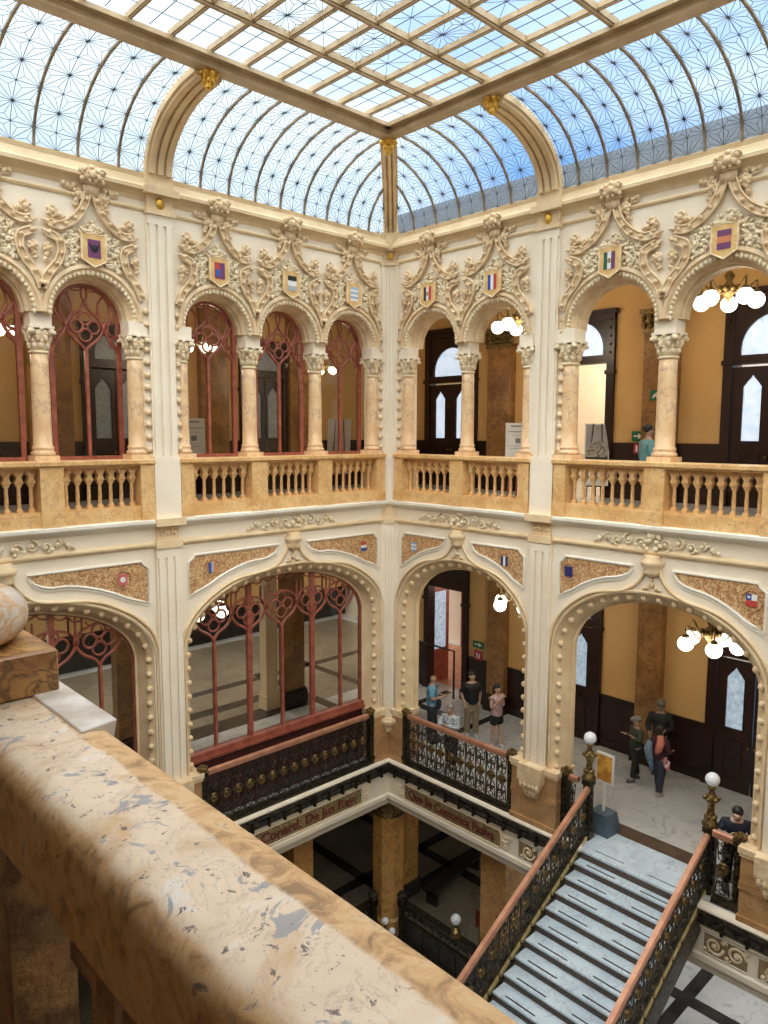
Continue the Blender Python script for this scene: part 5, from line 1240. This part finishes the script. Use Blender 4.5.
for k in range(9):
    y = -11.32-.27*k
    if first is None:
        b = B(); b.frustum((0, 0), .66, .775, (.055, .05), (.115, .115)); b.frustum((0, 0), .10, .66, (.062, .062), (.050, .050)); b.box(-.085, .085, -.085, .085, .60, .66); b.box(-.10, .10, -.10, .10, 0, .10)
        first = b.build('baluster', 'near_dark', t, bevel=.012); o = first
    else: o = first.copy(); col.objects.link(o); o.parent = t
    o.location = (-11.735, y, 6.31)
b = B(); b.box(-11.87, -11.60, -16, -10.9, 6.15, 6.31); b.box(-11.95, -11.87, -16, -10.9, 6.15, 6.20); b.build('base_course', 'near_dark', t)
t = thing('column_pedestal', 'stone pedestal with a projecting grey slab at the left end of the near handrail', 'pedestal')
b = B(); b.add([(-11.655, -10.92, 7.23), (-11.56, -10.90, 7.23), (-11.56, -9.6, 7.23), (-11.655, -9.6, 7.23), (-11.655, -10.92, 7.306), (-11.545, -10.90, 7.306), (-11.545, -9.6, 7.306), (-11.655, -9.6, 7.306)], [(0, 1, 2, 3), (4, 5, 6, 7), (0, 1, 5, 4), (1, 2, 6, 5), (2, 3, 7, 6), (3, 0, 4, 7)]); b.build('cap_slab', 'near_grey', t, bevel=.004)
b = B(); b.box(-11.80, -11.62, -10.72, -9.9, 6.15, 7.04); b.build('pedestal_block', 'near_dark', t)
t = thing('marble_column', 'round column base on a square stone block at the left edge', 'column', (-11.84, -10.27, 0), kind='thing')
b = B(); b.box(-.26, .265, -.28, .26, 7.30, 7.435); b.build('plinth_block', 'near_block', t, bevel=.006)
b = B(); b.lathe([(.17, 7.435)]+[(.175+.085*math.cos(a), 7.52+.085*math.sin(a)) for a in [-PI/2+PI*i/10 for i in range(11)]]+[(.165, 7.62), (.165, 7.64), (.18, 7.66), (.155, 7.70), (.15, 9.5)], n=40); b.build('torus_and_shaft', 'near_torus', t, smooth=True)
# west gallery floor under the photographer
b = B(); b.box(-17, -11.87, -18, 0, 6.0, 6.22); struct(b, 'floor_west_gallery', 'near_dark')
# ================================================================== PEOPLE
def skin(name, pts, edges, mt, parent, lv=1, lean=None):
    me = bpy.data.meshes.new(name); P = [Vector(p[:3]) for p in pts]
    me.from_pydata([tuple(p) for p in P], edges, []); o = bpy.data.objects.new(name, me); col.objects.link(o)
    sk = o.modifiers.new('s', 'SKIN'); sk.use_smooth_shade = True
    for i, v in enumerate(me.skin_vertices[0].data): v.radius = (pts[i][3], pts[i][4] if len(pts[i]) > 4 else pts[i][3]); v.use_root = (i == 0)
    ss = o.modifiers.new('u', 'SUBSURF'); ss.levels = lv; ss.render_levels = lv
    dg = bpy.context.evaluated_depsgraph_get(); m2 = bpy.data.meshes.new_from_object(o.evaluated_get(dg)); bpy.data.objects.remove(o); bpy.data.meshes.remove(me)
    m2.name = name; m2.materials.clear(); m2.materials.append(mt)
    for p in m2.polygons: p.use_smooth = True
    o = bpy.data.objects.new(name, m2); col.objects.link(o); o.parent = parent; return o
SK = {}
def cm(name, c, rough=.7):
    if name not in SK: SK[name] = mat(name, c, tuple(x*.75 for x in c), 12, rough)
    return SK[name]
def person(lab, loc, rz, H=1.75, top=(.05, .05, .06), bottom=(.03, .03, .05), skinc=(.55, .34, .23), hair=(.02, .015, .012), arms=None, lean=0, head_dir=0, long_hair=False, sleeve=True, shorts=False, cap=None, hatc=None, stride=.06, pattern=None, shoes=(.08, .08, .08), bald=False, glasses=False, beard=False, bent=0, feet=None):
    t = thing('person', lab, 'person', loc, rz); k = H/1.75
    ml = Matrix.Rotation(lean, 4, 'X')     # positive lean tips the upper body towards -y (the facing side)
    def U(p):                                # upper body transform about the hips
        q = Vector((p[0], p[1], p[2]-.95)); q = ml @ q; return (q.x*k, q.y*k, (q.z+.95)*k)
    def V(p, *r): u = U(p); return (*u, *[x*k for x in r])
    def D(p, *r): return (p[0]*k, p[1]*k, p[2]*k, *[x*k for x in r])
    arms = arms or {}
    aL = arms.get('L', ((.27, .02, 1.15), (.27, -.06, .90))); aR = arms.get('R', ((-.27, .02, 1.15), (-.27, -.06, .90)))
    fL, fR = feet or ((.10, -stride), (-.10, stride))
    smt = cm('skin_%d' % int(skinc[0]*100), skinc, .55)
    hd = math.sin(head_dir)*.03
    pts = [D((0, 0, .95), .125), V((0, 0, 1.10), .115), V((0, 0, 1.28), .135), V((0, .01, 1.43), .09), V((0, 0, 1.51), .052), V((hd*.5, -.015, 1.58), .058), V((hd, -.012, 1.655), .088), V((0, 0, 1.72), .070)]
    ed = [(i, i+1) for i in range(7)]
    def add(p, par): pts.append(p); ed.append((par, len(pts)-1)); return len(pts)-1
    for sg, (e, w) in ((1, aL), (-1, aR)):
        a = add(V((sg*.185, .01, 1.42), .062), 3); a = add(V(e, .045), a); a = add(V(w, .030), a)
        d = (Vector(w)-Vector(e)).normalized(); side = d.cross(Vector((0, 1, .3))).normalized() if abs(d.y) < .9 else Vector((1, 0, 0))
        wv = Vector(w); palm = wv+d*.07; pa = add(V(palm, .032, .022), a)
        nrm = d.cross(side).normalized()
        for j, (off, L) in enumerate(((-.028, .060), (-.010, .072), (.010, .068), (.027, .052))):
            r0 = palm+side*off+d*.02; k1 = r0+d*L*.5; k2 = k1+(d*.8+nrm*.5).normalized()*L*.5
            f = add(V(r0, .010), pa); f = add(V(k1, .0088), f); add(V(k2, .0075), f)
        th = wv+d*.03+side*-.035; f = add(V(th, .012), pa); add(V(th+(d+side*-.6).normalized()*.045, .009), f)
    for sg, f in ((1, fL), (-1, fR)):
        a = add(D((sg*.09, 0, .88), .092), 0); a = add(D((f[0], (f[1])*.5-.01, .50), .062), a); a = add(D((f[0], f[1], .10), .040), a); add(D((f[0]+sg*.01, f[1]-.13, .035), .034), a)
    # face: nose, ears
    add(V((hd*1.2, -.108, 1.635), .016), 6); add(V((.088, .0, 1.64), .016), 6); add(V((-.088, .0, 1.64), .016), 6)
    skin('body', pts, ed, smt, t, 1)
    # clothes
    g = .016; tm = cm('top_'+'_'.join(str(int(c*99)) for c in top), top)
    if pattern: tm = mat('patterned_shirt', top, pattern, 22, .7, lo=.47, hi=.53)
    P = [D((0, 0, .86), .150+g), D((0, 0, .97), .152+g), V((0, 0, 1.08), .150+g), V((0, 0, 1.28), .165+g), V((0, .01, 1.42), .110+g), V((0, .003, 1.475), .06)]; E = [(0, 1), (1, 2), (2, 3), (3, 4), (4, 5)]
    for sg, (e, w) in ((1, aL), (-1, aR)):
        P.append(V((sg*.19, .01, 1.41), .076+g)); E.append((4, len(P)-1)); e2 = Vector((sg*.175, .01, 1.42)).lerp(Vector(e), .85 if sleeve else .12); P.append(V(e2, .064+g)); E.append((len(P)-2, len(P)-1))
        if sleeve == 'long': P.append(V(Vector(e), .060+g)); E.append((len(P)-2, len(P)-1)); P.append(V(Vector(e).lerp(Vector(w), .92), .036+g)); E.append((len(P)-2, len(P)-1))
    skin('shirt', P, E, tm, t, 1)
    bm_ = cm('bottom_'+'_'.join(str(int(c*99)) for c in bottom), bottom)
    P = [D((0, 0, 1.02), .13+g), D((0, 0, .88), .13+g)]; E = [(0, 1)]
    for sg, f in ((1, fL), (-1, fR)):
        P.append(D((sg*.10, 0, .78), .110+g)); E.append((1, len(P)-1)); zk = .50 if not shorts else .62
        P.append(D((f[0], f[1]*.5-.01, zk), .082+g if not shorts else .105+g)); E.append((len(P)-2, len(P)-1))
        if not shorts: P.append(D((f[0], f[1], .11), .066+g)); E.append((len(P)-2, len(P)-1))
    skin('trousers' if not shorts else 'shorts', P, E, bm_, t, 1)
    for sg, f in ((1, fL), (-1, fR)):
        b = B(); b.ball((f[0]*k, (f[1]-.05)*k, .05*k), .06*k, 10, 6, (.85, 2.1, .8)); b.box((f[0]-.045)*k, (f[0]+.045)*k, (f[1]-.16)*k, (f[1]+.07)*k, 0, .02); b.build('shoe', cm('shoe_%d' % int(shoes[0]*100), shoes), t, smooth=True)
    hm = cm('hair_%d' % int(hair[0]*1000), hair, .5)
    c = Vector((0, .0, 1.675))
    def upball(b, p, r, sc): 
        u = U(p); b.ball(u, r*k, 12, 8, sc)
    if not bald:
        b = B(); upball(b, (0, .022, 1.70), .092, (1.05, 1.1, 1.0))
        if long_hair:
            for zz, rr in ((1.64, .095), (1.56, .09), (1.47, .08), (1.38, .06)): upball(b, (0, .06, zz), rr, (1.1, .7, 1.0))
        b.build('hair', hm, t, smooth=True)
    if cap:
        b = B(); upball(b, (0, .005, 1.725), .098, (1.05, 1.1, .85)); b.tube([U((0, -.08, 1.73)), U((0, -.17, 1.715))], [.07*k, .05*k], 8); b.build('cap', cm('cap_%d' % int(cap[0]*100), cap), t, smooth=True)
    for sg in (-1, 1):
        b = B(); upball(b, (sg*.032+hd*1.1, -.090, 1.668), .010, (1, .6, 1)); b.build('eye', 'black', t)
    b = B(); b.tube([U((-.025+hd, -.088, 1.60)), U((hd, -.094, 1.597)), U((.025+hd, -.088, 1.60))], .005, 4); b.build('mouth', cm('lips', (.35, .12, .10)), t)
    if glasses:
        b = B(); b.tube([U((-.08+hd, -.05, 1.67)), U((-.055+hd, -.10, 1.67)), U((0+hd, -.108, 1.672)), U((.055+hd, -.10, 1.67)), U((.08+hd, -.05, 1.67))], .012, 4); b.build('glasses', 'black', t)
    return t, U
person('man in a light blue shirt looking at the phone in his hands, by the corner', (1.55, -.05, 0), R_(35), 1.76, (.22, .52, .78), (.02, .025, .04), bald=True, arms={'L': ((.26, -.02, 1.16), (.10, -.27, 1.18)), 'R': ((-.26, -.02, 1.16), (-.10, -.27, 1.20))}, skinc=(.60, .38, .27))
t = thing('mobile_phone', 'dark phone held by the man in the light blue shirt', 'phone', (1.74, -.32, 1.26), R_(35)); b = B(); b.box(-.04, .04, -.005, .005, -.07, .07); b.build('case', 'black', t)
t = thing('shoulder_bag', 'dark bag at the hip of the man in the light blue shirt', 'bag', (1.60, -.24, .98), R_(35)); b = B(); b.box(-.14, .14, -.06, .06, -.10, .10); b.build('pouch', cm('bag_navy', (.02, .03, .06)), t, bevel=.03); b = B(); b.tube([(-.12, .02, .1), (-.15, .06, .35), (.12, .06, .47)], .012, 5); b.build('strap', 'black', t)
person('elderly person in a patterned grey shirt leaning on the iron railing with folded arms', (.62, -1.55, 0), R_(-72), 1.62, (.52, .56, .58), (.02, .02, .025), hair=(.25, .23, .2), pattern=(.24, .27, .30), sleeve='long', lean=R_(10), arms={'L': ((.25, -.18, 1.24), (.02, -.32, 1.36)), 'R': ((-.25, -.18, 1.24), (-.02, -.32, 1.32))}, skinc=(.52, .34, .25))
person('man in a black shirt and khaki trousers standing behind the railing by the corner', (2.42, -.68, 0), R_(-28), 1.78, (.012, .012, .014), (.30, .24, .15), arms={'L': ((.27, .06, 1.16), (.21, -.03, .95)), 'R': ((-.27, .06, 1.16), (-.21, -.03, .95))}, shoes=(.55, .57, .6), skinc=(.58, .38, .28))
person('woman in a pink top and black shorts, long dark hair, standing by the railing', (2.38, -1.55, 0), R_(-10), 1.66, (.62, .42, .44), (.012, .012, .014), long_hair=True, shorts=True, sleeve=False, arms={'L': ((.24, .0, 1.16), (.04, -.22, 1.26)), 'R': ((-.24, -.04, 1.16), (-.03, -.20, 1.42))}, skinc=(.62, .40, .30), shoes=(.6, .6, .62))
person('man in a grey cap and dark glasses by the brown pier of the landing', (4.0, -5.15, 0), R_(-65), 1.80, (.02, .022, .022), (.02, .02, .025), cap=(.22, .20, .16), glasses=True, sleeve='long', skinc=(.42, .28, .20), arms={'L': ((.25, -.05, 1.16), (.08, -.25, 1.15)), 'R': ((-.27, -.02, 1.16), (-.22, -.2, 1.05))})
person('person in an olive jacket and pale cap seen from the side on the landing', (3.30, -4.92, 0), R_(-125), 1.52, (.055, .065, .045), (.012, .012, .014), cap=(.30, .30, .26), sleeve='long', stride=.12, shoes=(.12, .12, .12), arms={'L': ((.26, -.05, 1.2), (.2, -.2, 1.3)), 'R': ((-.26, .0, 1.16), (-.2, -.22, 1.25))})
person('woman with a coral scarf, dark clothes and shoulder bag on the landing', (3.05, -5.62, 0), R_(70), 1.60, (.07, .015, .025), (.03, .035, .06), long_hair=True, sleeve='long', stride=.10, shoes=(.45, .43, .40), arms={'L': ((.24, -.02, 1.16), (.16, -.24, 1.05)), 'R': ((-.25, -.02, 1.16), (-.14, -.24, 1.12))})
t = thing('coral_scarf', 'coral scarf over the shoulder of the woman on the landing', 'scarf', (2.93, -5.66, 1.20)); b = B(); b.tube([(0, 0, .22), (-.06, -.05, .10), (-.09, -.03, -.06), (-.05, .03, -.16)], [.06, .085, .08, .05], 8); b.build('fold', cm('coral', (.72, .25, .16)), t, smooth=True)
t = thing('hand_bag', 'pink and white patterned bag carried by the woman on the landing', 'bag', (2.88, -5.86, .86), R_(40)); b = B(); b.box(-.15, .15, -.04, .04, -.10, .10); b.build('bag_body', mat('bag_print', (.80, .66, .62), (.50, .12, .16), 12, .6, lo=.48, hi=.52), t, bevel=.02); b = B(); b.tube([(-.1, 0, .1), (-.06, 0, .25), (.06, 0, .25), (.1, 0, .1)], .01, 5); b.build('handle', 'black', t)
t = thing('blue_jacket', 'light blue jacket hung over an arm in the group on the landing', 'jacket', (2.98, -5.42, 1.0)); b = B(); b.tube([(0, 0, .22), (-.04, .02, .05), (-.03, -.02, -.15), (0, -.08, -.42)], [.06, .10, .09, .05], 8); b.build('folded_cloth', cm('denim', (.20, .30, .42)), t, smooth=True)
person('visitor in a navy shirt leaning with bare forearms on the short railing at right', (.60, -8.20, 0), R_(-66), 1.72, (.012, .018, .04), (.010, .010, .012), lean=R_(20), arms={'L': ((.28, -.12, 1.27), (.02, -.24, 1.42)), 'R': ((-.28, -.12, 1.27), (-.06, -.28, 1.38))}, skinc=(.70, .46, .38), head_dir=-.6)
person('man in a teal shirt walking on the upper gallery beside the thick column', (1.55, -5.80, 6.5), R_(50), 1.76, (.16, .36, .38), (.28, .26, .22), glasses=True, sleeve='long', skinc=(.52, .34, .25))
